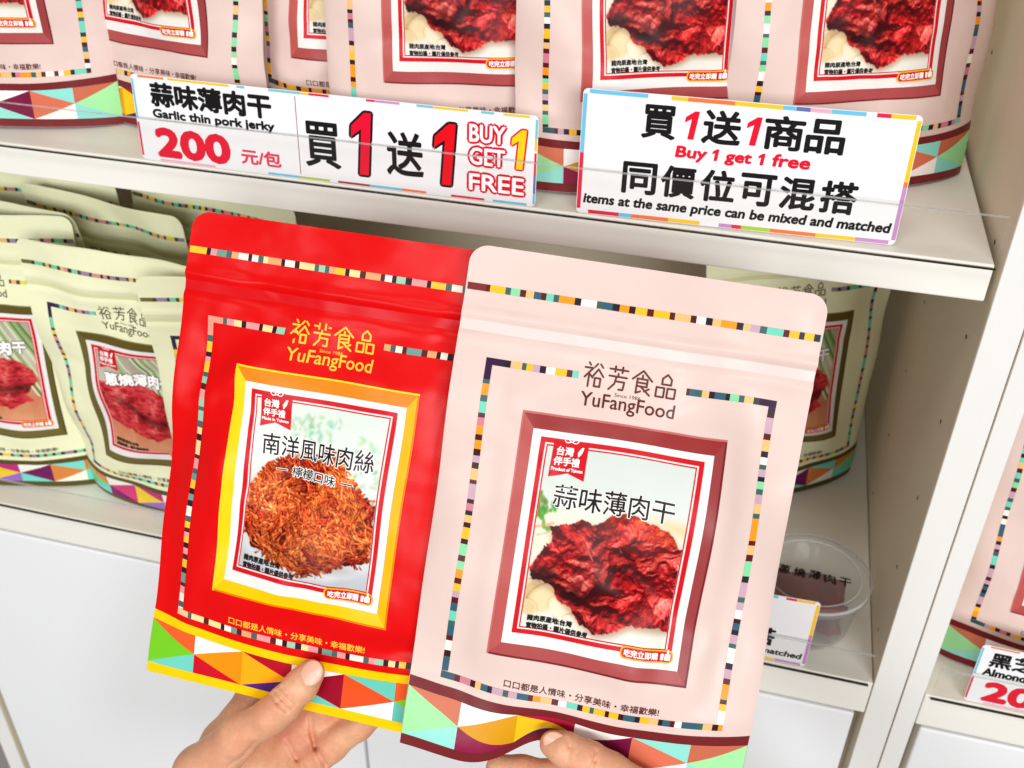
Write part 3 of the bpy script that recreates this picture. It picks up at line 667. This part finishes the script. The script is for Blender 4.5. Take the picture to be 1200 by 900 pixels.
# ------------------------------------------------------------------ price cards
def card(w_, h_, loc, rot, lean, label, art, group):
    face = Flat(w_, h_, 1.5, art['rs']*1.3)
    pr = Print(face, cell=14, kind='card', step=.05); r = 3.0
    mb = pr.mb; wm = film((238, 238, 240), .35, 'card')
    us = np.concatenate([[r*(1-math.cos(t)) for t in np.linspace(0, 1.5708, 7)], np.linspace(r, w_-r, 40)[1:-1], [w_-r+r*math.sin(t) for t in np.linspace(0, 1.5708, 7)]])
    ins_ = np.array([r-math.sqrt(max(0, r*r-(r-u)**2)) if u < r else (r-math.sqrt(max(0, r*r-(u-w_+r)**2)) if u > w_-r else 0) for u in us]); K_ = len(us)
    lo_ = np.stack([us, ins_], 1); hi_ = np.stack([us, h_-ins_], 1); md_ = np.stack([us, np.full(K_, h_/2)], 1)
    v = np.concatenate([face.on(q, 0) for q in (lo_, md_, hi_)]+[face.on(q, -.5) for q in (lo_, md_, hi_)]); F_ = []
    for i in range(K_-1):
        for b_ in (0, 1):
            a0 = b_*K_+i; F_ += [(a0, a0+1, a0+K_+1, a0+K_), (a0+3*K_, a0+4*K_, a0+4*K_+1, a0+3*K_+1)]
        F_ += [(i, i+3*K_, i+3*K_+1, i+1), (2*K_+i, 2*K_+i+1, 5*K_+i+1, 5*K_+i)]
    mb.add(v, F_, wm, False)
    lt = Print(face, cell=14, kind='card', step=.05)
    rs, segs = art['rs'], art['border']
    # coloured border blocks laid along the rim
    per = [(0, 0), (w_, 0), (w_, h_), (0, h_)]; bt = art['bt']
    for side, runs in segs.items():
        for a, b, c in runs:
            if side == 'top': pr.rect(a*w_, h_-bt, b*w_, h_-.3, c, 1)
            if side == 'bottom': pr.rect(a*w_, .3, b*w_, bt, c, 1)
            if side == 'left': pr.rect(.3, a*h_, bt, b*h_, c, 1)
            if side == 'right': pr.rect(w_-bt, a*h_, w_-.3, b*h_, c, 1)
    ob = mb.build('price_card'); ob.location = loc; ob.rotation_euler = (math.radians(-lean), 0, math.radians(rot))
    tag(ob, label, 'price card', group)
    art['fn'](lt)
    lt.mb.build('lettering', ob)
    return ob
BL, YE, ORC, RE, LI, GRN, TE, PKc, DB = (110, 190, 226), (252, 196, 40), (240, 120, 60), (222, 40, 70), (196, 140, 196), (170, 200, 60), (110, 196, 200), (240, 170, 190), (100, 110, 170)
INK = (24, 22, 24); RD = (226, 20, 50); WHT = (248, 248, 250)
def one(lt, u0, v0, u1, v1, col, layer, bold, shear=.08): lt.text('', u0, v0, u1, v1, col, layer, bold, shear, shape=ONE)
def wide_art(lt):
    lt.text('蒜味薄肉干', 13.3, 36.8, 96.2, 51.2, INK, 1, .7)
    lt.text('Garlic thin pork jerky', 13, 27.6, 97.5, 34.4, INK, 1, .42)
    lt.text('200', 13.2, 4.2, 64.0, 21.6, RD, 1, 1.5)
    lt.text('元/包', 72.8, 5.6, 100.0, 15.2, (226, 60, 90), 1, .4)
    lt.rect(112.9, 3, 113.4, 52.4, (150, 40, 70), 1)
    lt.text('買', 117.9, 9.6, 140.8, 37.6, INK, 1, .62); lt.text('送', 172, 10.4, 195.0, 37.0, INK, 1, .62)
    one(lt, 148.4, 7.6, 164.0, 46.8, INK, 1, 1.5); one(lt, 148.4, 7.6, 164.0, 46.8, (228, 14, 50), 2.5, 0)
    one(lt, 202, 7.4, 217.5, 45.6, INK, 1, 1.5); one(lt, 202, 7.4, 217.5, 45.6, (228, 14, 30), 2.5, 0)
    for s_, a in (('BUY', (224.6, 36.6, 246.2, 46.8)), ('GET', (224.8, 22.7, 246.2, 32.9)), ('FREE', (224.6, 6.7, 258.4, 16.6))):
        lt.text(s_, *a, (214, 12, 40), 1, 1.75); lt.text(s_, *a, WHT, 2.5, .3)
    one(lt, 250.2, 22.6, 260.2, 46.2, RD, 2, 1.2); one(lt, 250.2, 22.6, 260.2, 46.2, (252, 206, 30), 3.5, .1)
def big_art(lt):
    for s_, a, b in (('買', 35.1, 53.4), ('送', 69, 89.6), ('商', 102.8, 123.6), ('品', 125.6, 145.6)): lt.text(s_, a, 49.4, b, 67.6, INK, 1, .62)
    one(lt, 58.4, 50.4, 66.8, 66.2, RD, 1, .15, .12); one(lt, 92.6, 50.2, 101.2, 66.0, RD, 1, .15, .12)
    lt.text('Buy', 55.6, 37.8, 72.5, 45.9, RD, 1, .45, .1); lt.text('get', 83.5, 37.8, 97.5, 44.6, RD, 1, .45, .1); lt.text('free', 109.5, 39.6, 129.8, 46.4, RD, 1, .45, .1)
    one(lt, 76, 39.6, 79.6, 45.9, RD, 1, .3, .1); one(lt, 101.6, 39.6, 105.2, 45.9, RD, 1, .3, .1)
    xs = np.linspace(26.6, 139.2, 6)
    for s_, a in zip('同價位可混搭', xs): lt.text(s_, a, 15.8, a+18.9, 33.8, INK, 1, .62)
    lt.text('items at the same price can be mixed and matched', 4.4, 5.2, 179.4, 12.6, INK, 1, .35, .12)
def almond_art(lt):
    lt.text('黑芝麻杏仁', 8, 37.0, 82, 50.2, INK, 1, .5)
    lt.text('Almond & sesame', 6, 28.2, 70, 34.6, INK, 1, .45)
    lt.text('200', 11.5, 4.2, 60.0, 21.6, RD, 1, 1.5)
wide_border = dict(top=[(.02, .09, ORC), (.1, .26, YE), (.36, .44, TE), (.44, .46, YE), (.46, .51, RE), (.6, .62, RE), (.62, .68, LI), (.72, .76, BL), (.76, .84, YE), (.87, .9, TE), (.92, .98, YE), (.28, .3, BL)],
    bottom=[(.05, .2, PKc), (.34, .42, BL), (.42, .5, GRN), (.52, .6, (160, 60, 70)), (.6, .68, BL), (.68, .74, ORC), (.8, .88, RE), (.9, .98, BL)], left=[(.5, .95, BL), (.05, .45, RE)], right=[(.75, .96, TE), (.62, .75, YE), (.35, .6, RE), (.15, .35, DB), (.03, .15, BL)])
big_border = dict(top=[(.02, .2, BL), (.27, .32, YE), (.32, .46, ORC), (.46, .6, YE), (.6, .64, BL), (.64, .68, DB), (.68, .74, PKc), (.74, .84, BL), (.87, .91, RE), (.91, .98, YE)],
    bottom=[(.04, .14, RE), (.14, .18, BL), (.18, .3, ORC), (.3, .4, YE), (.46, .5, LI), (.5, .53, RE), (.53, .62, GRN), (.62, .76, ORC), (.76, .88, YE), (.88, .98, LI)], left=[(.5, .96, BL), (.04, .5, RE)], right=[(.5, .96, YE), (.46, .5, ORC), (.04, .46, LI)])
PC = 'price cards behind the clear shelf lips'
card(266, 55.5, (-.399, .0008, .0006), 0.0, 2, 'long white price card reading 200 and buy one get one free in red and black', dict(rs=1, border=wide_border, bt=1.7, fn=wide_art), PC)
card(184, 74, (-.1078, .0008, .0006), 2.6, 3, 'white promotion card with large black writing at the front of the upper shelf', dict(rs=2, border=big_border, bt=2.6, fn=big_art), PC)
card(184, 68, (-.1005, .0008, ZL+.0006), 0.0, -3, 'white card in front of the plastic cup, mostly hidden by the held pink pouch', dict(rs=3, border=big_border, bt=2.6, fn=big_art), PC)
card(266, 55.5, (.195, .0008, ZL+.0006), 0.0, 0, 'white card reading Almond and 20 below the pink pouch at the right edge', dict(rs=4, border=wide_border, bt=1.7, fn=almond_art), PC)

# ------------------------------------------------------------------ sample cup
cx, cy = .080, .052
cup = bpy.data.objects.new('sample_cup', None); COL.objects.link(cup); cup.location = (cx, cy, ZL)
tag(cup, 'round clear plastic cup with handwritten lid on the lower shelf', 'cup')
cl2 = clear_mat('clear_plastic', (.93, .93, .92), milky=.13)
q = MB(); q.lathe([(0, .001), (.033, .001), (.0345, .003), (.0402, .0455), (.0415, .0462)], (0, 0, 0), cl2); q.build('cup_body', cup)
q = MB(); q.lathe([(0, .0478), (.034, .0478), (.036, .0492), (.0425, .0492), (.0434, .048), (.0434, .0435), (.0425, .0432)], (0, 0, 0), cl2); lid = q.build('lid', cup)
rim = film((214, 210, 200), .25, 'card')
rimm = clear_mat('rim_plastic', (.8, .8, .78), milky=.42)
q = MB(); q.lathe([(.0424, .0494), (.0432, .0497), (.0438, .0490), (.0440, .0478), (.0437, .0472)], (0, 0, 0), rimm); q.lathe([(.0348, .0492), (.0356, .0498), (.0366, .0494)], (0, 0, 0), rimm); q.build('lid_rim', lid)
class LidTop:
    def on(s, uv, off):
        uv = np.asarray(uv, float); a = math.radians(-2); x = uv[:, 0]*math.cos(a)-uv[:, 1]*math.sin(a); y = uv[:, 0]*math.sin(a)+uv[:, 1]*math.cos(a)
        return np.stack([x, y, np.full(len(uv), 48.4+off)], 1)/1000
hw = Print(LidTop(), 400, 'card', .02); rj = np.random.RandomState(3)
for k, ch in enumerate('蔥燒薄肉干'):
    a = -25+k*11.2; j = rj.uniform(-.8, .8); hw.text(ch, a, -7+j, a+8.2, 2.2+j, (30, 24, 22), 1, .25, rj.uniform(-.15, .15))
hw.mb.build('handwriting', lid)
meatm = film((120, 50, 44), .4, 'meat')
mrs = np.random.RandomState(4)
for k in range(4):
    S_ = MB(); nx_, ny_ = 12, 10; A, B = np.meshgrid(np.linspace(-1, 1, nx_), np.linspace(-1, 1, ny_))
    rr = 1+.08*noise2(ny_, nx_, 3, 3, mrs); X_ = A*.025*rr; Y_ = B*.017*rr; Z_ = .004*noise2(ny_, nx_, 4, 4, mrs)+.0015*np.sin(A*7+k)
    v = np.stack([X_, Y_, Z_], 2).reshape(-1, 3); v2 = v-np.array([0, 0, .0022])
    fq = [(j*nx_+i, j*nx_+i+1, (j+1)*nx_+i+1, (j+1)*nx_+i) for j in range(ny_-1) for i in range(nx_-1)]; NN = nx_*ny_
    loop = [i for i in range(nx_)]+[j*nx_+nx_-1 for j in range(1, ny_)]+[(ny_-1)*nx_+i for i in range(nx_-2, -1, -1)]+[j*nx_ for j in range(ny_-2, 0, -1)]
    S_.add(np.concatenate([v, v2]), fq+[tuple(NN+i for i in t[::-1]) for t in fq]+[(loop[i], NN+loop[i], NN+loop[(i+1) % len(loop)], loop[(i+1) % len(loop)]) for i in range(len(loop))], meatm, True)
    o = S_.build('jerky_slice'); o.location = (cx+[0, .002, -.002, .001][k], cy-.002, ZL+.0058+k*.0078); o.rotation_euler = (0, 0, [.1, -.4, .5, -.05][k])
    tag(o, 'dark red jerky slice lying inside the clear plastic cup', 'jerky', 'jerky slices inside the cup')

# ------------------------------------------------------------------ the two held pouches
def frame_mat(o, A):
    """local x right, y into the pouch, z up; origin at the bottom centre"""
    A = np.array(A); A /= np.linalg.norm(A, axis=1)[:, None]; b = np.array(o)+A[1]*PH/1000
    M = Matrix.Identity(4)
    for i in range(3): M[i][0], M[i][1], M[i][2], M[i][3] = A[0][i], A[2][i], -A[1][i], b[i]
    return M
M_PINK = frame_mat((-.0473, -.1245, .0336), [(.989, .125, -.081), (-.013, -.474, -.88), (-.149, .872, -.467)])
M_RED = frame_mat((-.1991, -.1261, .033), [(1, .003, -.012), (-.009, -.461, -.887), (-.008, .887, -.461)])
Sp = Surf(51, 0, 8.5, False, 0, [(-13, 0, 20, 22, 0, 4, 13), (-50, 4, 24, 20, 0, -5, -2.5), (-62, 110, 14, 40, 1.2, 0, 0), (40, 60, 30, 60, 0, 1.5, 0), (-64, 215, 16, 12, 0, -1.6, 0), (58, 30, 26, 16, 0, -2.2, 0), (-60, 60, 9, 60, 0, 1.6, 0), (62, 120, 8, 60, 0, 1.5, 0)], 1.7, low_corner=9)
Sp.tilt, Sp.flop = 0.6, 0.5
op = make_pouch('pink', Sp, 52, (230, 290), matrix=M_PINK, grid=(90, 150))
tag(op, 'large pink pouch held up in front, showing sliced jerky in a maroon frame', 'pouch', 'pouches held up in front of the shelf')
Sr = Surf(61, 0, 8.0, False, 0, [(-50, 130, 22, 30, 2.6, -1.5, 0), (-72, 120, 12, 30, 1.5, 3, 0), (-75, 70, 12, 26, 0, 4, 0), (60, 190, 30, 40, 0, 2, 0), (-60, 185, 20, 16, 0, 2.2, 0), (-66, 150, 7, 40, 0, -1.8, 0), (-64, 60, 7, 34, 0, -2.0, 0), (-30, 200, 40, 6, 0, -1.2, 0), (20, 25, 24, 14, 0, 2, 0), (-70, 172, 6, 26, 0, 2.0, 0), (-73, 96, 5, 40, 0, -2.2, 0), (70, 120, 6, 60, 0, -1.6, 0)], 1.9, low_corner=0)
Sr.tilt, Sr.flop = 2.6, 2.0
orr = make_pouch('red', Sr, 66, (230, 290), matrix=M_RED, grid=(90, 150))
tag(orr, 'red pouch held up in front, showing shredded meat in a yellow frame', 'pouch', 'pouches held up in front of the shelf')

# ------------------------------------------------------------------ hands
def ray(px, py): return RT*(px-600)/F_PX+DN*(py-450)/F_PX+FW
def on_plane(M, px, py, d):
    """point whose image lies over (px, py), d mm in front of the pouch plane M"""
    n = np.array([M[0][1], M[1][1], M[2][1]]); p0 = np.array([M[0][3], M[1][3], M[2][3]])-n*d/1000
    v = ray(px, py); return CAM+v*((p0-CAM)@n)/(v@n)
def skin_mat():
    mt, nt, p = base_mat('skin')
    tc = nt.nodes.new('ShaderNodeTexCoord')
    n1 = nt.nodes.new('ShaderNodeTexNoise'); n1.inputs['Scale'].default_value = 45; n1.inputs['Detail'].default_value = 4
    n2 = nt.nodes.new('ShaderNodeTexVoronoi'); n2.inputs['Scale'].default_value = 1100
    n3 = nt.nodes.new('ShaderNodeTexNoise'); n3.inputs['Scale'].default_value = 240; n3.inputs['Detail'].default_value = 4
    for n in (n1, n2, n3): nt.links.new(tc.outputs['Object'], n.inputs['Vector'])
    r = nt.nodes.new('ShaderNodeValToRGB'); e = r.color_ramp.elements
    e[0].position = .3; e[0].color = (*lin((214, 152, 116)), 1); e[1].position = .7; e[1].color = (*lin((236, 184, 146)), 1)
    nt.links.new(n1.outputs['Fac'], r.inputs[0])
    n4 = nt.nodes.new('ShaderNodeTexNoise'); n4.inputs['Scale'].default_value = 22; n4.inputs['Detail'].default_value = 2; nt.links.new(tc.outputs['Object'], n4.inputs['Vector'])
    n5 = nt.nodes.new('ShaderNodeTexNoise'); n5.inputs['Scale'].default_value = 420; n5.inputs['Detail'].default_value = 3; nt.links.new(tc.outputs['Object'], n5.inputs['Vector'])
    m4 = nt.nodes.new('ShaderNodeMapRange'); m4.inputs['From Min'].default_value = .45; m4.inputs['From Max'].default_value = .72; m4.inputs['To Max'].default_value = .55; nt.links.new(n4.outputs['Fac'], m4.inputs['Value'])
    x4 = nt.nodes.new('ShaderNodeMix'); x4.data_type = 'RGBA'; x4.inputs[7].default_value = (*lin((214, 128, 104)), 1); nt.links.new(m4.outputs['Result'], x4.inputs[0]); nt.links.new(r.outputs[0], x4.inputs[6])
    m5 = nt.nodes.new('ShaderNodeMapRange'); m5.inputs['From Min'].default_value = .35; m5.inputs['From Max'].default_value = .65; m5.inputs['To Min'].default_value = .94; m5.inputs['To Max'].default_value = 1.03; nt.links.new(n5.outputs['Fac'], m5.inputs['Value'])
    x5 = nt.nodes.new('ShaderNodeMix'); x5.data_type = 'RGBA'; x5.blend_type = 'MULTIPLY'; x5.inputs[0].default_value = 1; nt.links.new(x4.outputs[2], x5.inputs[6]); nt.links.new(m5.outputs['Result'], x5.inputs[7])
    nt.links.new(x5.outputs[2], p.inputs['Base Color'])
    p.inputs['Roughness'].default_value = .46; p.inputs['Subsurface Weight'].default_value = .45; p.inputs['Subsurface Radius'].default_value = (1, .35, .2); p.inputs['Subsurface Scale'].default_value = .003
    b = nt.nodes.new('ShaderNodeBump'); b.inputs['Strength'].default_value = .16; b.inputs['Distance'].default_value = .0005
    b2 = nt.nodes.new('ShaderNodeBump'); b2.inputs['Strength'].default_value = .16; b2.inputs['Distance'].default_value = .0006
    nt.links.new(n2.outputs['Distance'], b.inputs['Height']); nt.links.new(n3.outputs['Fac'], b2.inputs['Height'])
    nt.links.new(b.outputs[0], b2.inputs['Normal']); nt.links.new(b2.outputs[0], p.inputs['Normal'])
    return mt
SKIN = skin_mat()
def nail_mat():
    mt, nt, p = base_mat('nail'); p.inputs['Base Color'].default_value = (*lin((232, 176, 152)), 1); p.inputs['Roughness'].default_value = .28
    n = nt.nodes.new('ShaderNodeTexNoise'); n.inputs['Scale'].default_value = 120; b = nt.nodes.new('ShaderNodeBump'); b.inputs['Strength'].default_value = .08
    nt.links.new(n.outputs['Fac'], b.inputs['Height']); nt.links.new(b.outputs[0], p.inputs['Normal']); return mt
NAIL = nail_mat()
def sdf_mesh(name, chains, creases, vox=.0008, k=.006):
    """one continuous skin: smooth union of tapered capsules, creases carved in, surface nets"""
    P = np.concatenate([np.array([p for p, r in c]) for c in chains]); lo = P.min(0)-.03; hi = P.max(0)+.03
    n = np.ceil((hi-lo)/vox).astype(int); ax = [lo[i]+np.arange(n[i])*vox for i in range(3)]
    G = np.stack(np.meshgrid(*ax, indexing='ij'), -1).astype(np.float32)
    D = np.full(G.shape[:3], 1.0, np.float32)
    for c in chains:
        dc = None
        for (a, ra), (b, rb) in zip(c[:-1], c[1:]):
            a = a.astype(np.float32); b = b.astype(np.float32); ba = b-a; t = np.clip(((G-a)@ba)/(ba@ba), 0, 1)
            d = np.linalg.norm(G-a-t[..., None]*ba, axis=-1)-(ra+(rb-ra)*t)
            if dc is None: dc = d
            else:
                h = np.clip(.5+.5*(dc-d)/.004, 0, 1); dc = dc*(1-h)+d*h-.004*h*(1-h)
        h = np.clip(.5+.5*(D-dc)/k, 0, 1); D = D*(1-h)+dc*h-k*h*(1-h)
    # skin creases: thin grooves cut square to the skin along short paths
    for pts, r, dep in creases:
        for a, b in zip(pts[:-1], pts[1:]):
            a = np.asarray(a, np.float32); b = np.asarray(b, np.float32); v = (a+b)/2-CAM; v = (v/np.linalg.norm(v)).astype(np.float32)
            lo_ = np.maximum(((np.minimum(a, b)-.016-lo)/vox).astype(int), 0); hi_ = np.minimum(((np.maximum(a, b)+.016-lo)/vox).astype(int)+1, n)
            sl_ = tuple(slice(l_, h_) for l_, h_ in zip(lo_, hi_)); g = G[sl_]-a; dpt = g@v; g = g-dpt[..., None]*v
            ba = (b-a)-((b-a)@v)*v; t = np.clip((g@ba)/(ba@ba), 0, 1); d = np.linalg.norm(g-t[..., None]*ba, axis=-1)
            D[sl_] += dep*np.exp(-(d/r)**2)*np.exp(-(dpt/.014)**4)
    ins = D < 0
    cells = np.zeros(tuple(n-1), int); acc = np.zeros((*(n-1), 3)); cnt = np.zeros(tuple(n-1))
    off = [(i, j, l) for i in (0, 1) for j in (0, 1) for l in (0, 1)]
    def sl(o): return tuple(slice(o[i], o[i]+n[i]-1) for i in range(3))
    for i, o1 in enumerate(off):
        for o2 in off[i+1:]:
            if sum(abs(p-q) for p, q in zip(o1, o2)) != 1: continue
            d1, d2 = D[sl(o1)], D[sl(o2)]; cr = (d1 < 0) != (d2 < 0); t = np.where(cr, d1/np.where(cr, d1-d2, 1), 0)
            for a in range(3): acc[..., a] += np.where(cr, o1[a]+(o2[a]-o1[a])*t, 0)
            cnt += cr
    act = cnt > 0; ids = np.full(tuple(n-1), -1); ids[act] = np.arange(act.sum())
    ii = np.argwhere(act); V = (ii+acc[act]/cnt[act][:, None])*vox+lo
    F = []
    for a in range(3):
        b, c = (a+1) % 3, (a+2) % 3
        o = [0, 0, 0]; s0 = [slice(1, n[i]-1) for i in range(3)]; s0[a] = slice(0, n[a]-1); s1 = list(s0); s1[a] = slice(1, n[a])
        x = ins[tuple(s0)] != ins[tuple(s1)]; w_ = np.argwhere(x); base = w_.copy()
        for i in range(3):
            if i != a: base[:, i] += 1
        flip = ~ins[tuple(s0)][x]
        def cid(db, dc): q = base.copy(); q[:, b] += db; q[:, c] += dc; return ids[tuple(q.T)]
        qd = np.stack([cid(-1, -1), cid(0, -1), cid(0, 0), cid(-1, 0)], 1)
        qd[flip] = qd[flip][:, ::-1]; F.append(qd)
    F = np.concatenate(F); F = F[(F >= 0).all(1)]
    me = bpy.data.meshes.new(name); me.from_pydata(V.tolist(), [], F.tolist()); me.materials.append(SKIN)
    me.polygons.foreach_set('use_smooth', [True]*len(me.polygons)); me.update()
    ob = new_obj(name, me); md = ob.modifiers.new('smooth', 'SMOOTH'); md.factor = .5; md.iterations = 1
    return ob
def nail(name, M, c, tip, side, n_d, wl, ww, parent):
    """curved nail plate: centre point, direction to the tip, direction across, outward normal"""
    t = tip/np.linalg.norm(tip); s_ = side-t*(side@t); s_ /= np.linalg.norm(s_); nn = np.cross(t, s_); nn = nn if nn@n_d > 0 else -nn
    A, B = np.meshgrid(np.linspace(-1, 1, 13), np.linspace(-1, 1, 13)); q = np.sqrt(1-.5*B**2); r_ = np.sqrt(1-.5*A**2)
    x = A*q*wl/2; y = B*r_*ww/2; z = -(y*2/ww)**2*ww*.17-(np.clip(A, 0, 1))**2*wl*.05
    v = c+x.reshape(-1, 1)*t+y.reshape(-1, 1)*s_+z.reshape(-1, 1)*nn; v2 = v-nn*.0007
    mb = MB(); N = 13; f = [(j*N+i, j*N+i+1, (j+1)*N+i+1, (j+1)*N+i) for j in range(N-1) for i in range(N-1)]
    loop = [i for i in range(N)]+[j*N+N-1 for j in range(1, N)]+[(N-1)*N+i for i in range(N-2, -1, -1)]+[j*N for j in range(N-2, 0, -1)]
    mb.add(np.concatenate([v, v2]), f+[tuple(N*N+i for i in t_[::-1]) for t_ in f]+[(loop[i], N*N+loop[i], N*N+loop[(i+1) % len(loop)], loop[(i+1) % len(loop)]) for i in range(len(loop))], NAIL, True)
    return mb.build(name, parent)
L = lambda px, py, d: on_plane(M_RED, px, py, d)
mm = .001
chainsL = [
 [(L(364, 789, 8), 7.2*mm), (L(353, 803, 11), 8.2*mm), (L(333, 825, 14), 8.6*mm), (L(318, 838, 14), 8.8*mm), (L(282, 862, 8), 11*mm), (L(236, 905, -8), 15*mm), (L(215, 960, -24), 19*mm)],   # thumb and ball
 [(L(205, 1010, -34), 24*mm), (L(196, 1090, -46), 24*mm), (L(180, 1200, -60), 27*mm)],                        # wrist, forearm
 [(L(240, 1000, -36), 22*mm), (L(196, 1090, -46), 23*mm)],
 [(L(225, 960, -28), 18*mm), (L(265, 872, -28), 14*mm), (L(300, 820, -24), 11*mm), (L(345, 760, -20), 9*mm), (L(388, 735, -13), 8*mm), (L(415, 735, -11), 7*mm)],      # index
 [(L(245, 965, -34), 18*mm), (L(300, 885, -34), 13*mm), (L(330, 838, -30), 10.5*mm), (L(380, 785, -22), 8.8*mm), (L(425, 770, -14), 8*mm), (L(448, 775, -12), 7*mm)], # middle
 [(L(265, 975, -36), 18*mm), (L(320, 902, -32), 13*mm), (L(345, 868, -26), 10.5*mm), (L(386, 822, -20), 8.6*mm), (L(430, 806, -14), 7.8*mm), (L(450, 812, -12), 7*mm)], # ring
 [(L(280, 985, -34), 18*mm), (L(330, 925, -28), 13*mm), (L(362, 895, -22), 10*mm), (L(388, 874, -18), 8.4*mm), (L(420, 850, -15), 7.6*mm), (L(440, 835, -13), 6.8*mm)], # little finger
]
creL = [([L(318, 815, 22.5), L(325, 824, 23.5), L(336, 834, 23)], .0009, 0.0012), ([L(323, 811, 22.5), L(330, 820, 23.5), L(342, 830, 23)], .0009, 0.0011), ([L(330, 806, 21), L(336, 814, 22), L(347, 824, 22)], .0008, 0.0009),
        ([L(329, 846, -2), L(336, 868, -8), L(348, 890, -13), L(366, 914, -18)], .0012, 0.0016), ([L(364, 844, -10), L(365, 860, -11), L(370, 877, -13), L(381, 896, -15)], .0014, 0.0022),
        ([L(318, 868, 0), L(314, 885, -6), L(312, 905, -12)], .001, 0.0011), ([L(300, 868, 8), L(285, 885, 6), L(268, 897, 4)], .001, 0.0009), ([L(306, 872, 6), L(296, 890, 2), L(285, 905, 0)], .001, 0.0009)]
hl = sdf_mesh('hand', chainsL, creL)
tag(hl, 'hand gripping the bottom of the red pouch, thumb pressed on its front', 'hand', 'hands holding the two pouches')
tipd = L(366, 783, 8)-L(345, 813, 12)
nL = np.array([-M_RED[0][1], -M_RED[1][1], -M_RED[2][1]])
nail('thumb_nail', M_RED, L(364, 789, 16.2), tipd, L(380, 800, 8)-L(352, 788, 8), nL, .0135, .0115, hl)
R_ = lambda px, py, d: on_plane(M_PINK, px, py, d)
chainsR = [
 [(R_(648, 872, 8), 6.6*mm), (R_(662, 878, 11), 7.8*mm), (R_(690, 891, 14), 8.6*mm), (R_(715, 905, 14), 9*mm), (R_(775, 945, 8), 12*mm), (R_(850, 1000, -6), 16*mm), (R_(900, 1060, -20), 20*mm)],
 [(R_(930, 1100, -30), 24*mm), (R_(980, 1180, -40), 25*mm), (R_(1040, 1290, -50), 28*mm)],
 [(R_(880, 1030, -26), 18*mm), (R_(800, 985, -28), 14*mm), (R_(720, 935, -26), 11*mm), (R_(650, 912, -20), 9*mm), (R_(612, 905, -15), 8*mm), (R_(585, 900, -14), 7*mm)],
 [(R_(880, 1040, -34), 18*mm), (R_(790, 970, -36), 13*mm), (R_(730, 910, -32), 10.5*mm), (R_(670, 860, -24), 9*mm), (R_(630, 845, -16), 8*mm), (R_(608, 845, -14), 7*mm)],
 [(R_(880, 1060, -30), 18*mm), (R_(780, 1010, -32), 13*mm), (R_(720, 970, -28), 10*mm), (R_(670, 940, -22), 8.6*mm), (R_(640, 930, -16), 7.6*mm)],
 [(R_(870, 1080, -28), 17*mm), (R_(790, 1040, -28), 12*mm), (R_(740, 1010, -24), 9*mm), (R_(700, 985, -20), 8*mm), (R_(676, 975, -16), 7*mm)],
]
creR = [([R_(664, 866, 19), R_(668, 876, 20.5), R_(666, 888, 19)], .0009, 0.0009), ([R_(699, 880, 22), R_(697, 892, 23.5), R_(690, 903, 22)], .0009, 0.0011)]
hr = sdf_mesh('hand', chainsR, creR)
tag(hr, 'hand at the bottom edge of the held pink pouch, mostly out of view', 'hand', 'hands holding the two pouches')
nR = np.array([-M_PINK[0][1], -M_PINK[1][1], -M_PINK[2][1]])
nail('thumb_nail', M_PINK, R_(650, 872, 15.2), R_(640, 868, 8)-R_(680, 886, 11), R_(650, 860, 8)-R_(645, 884, 8), nR, .0125, .0105, hr)
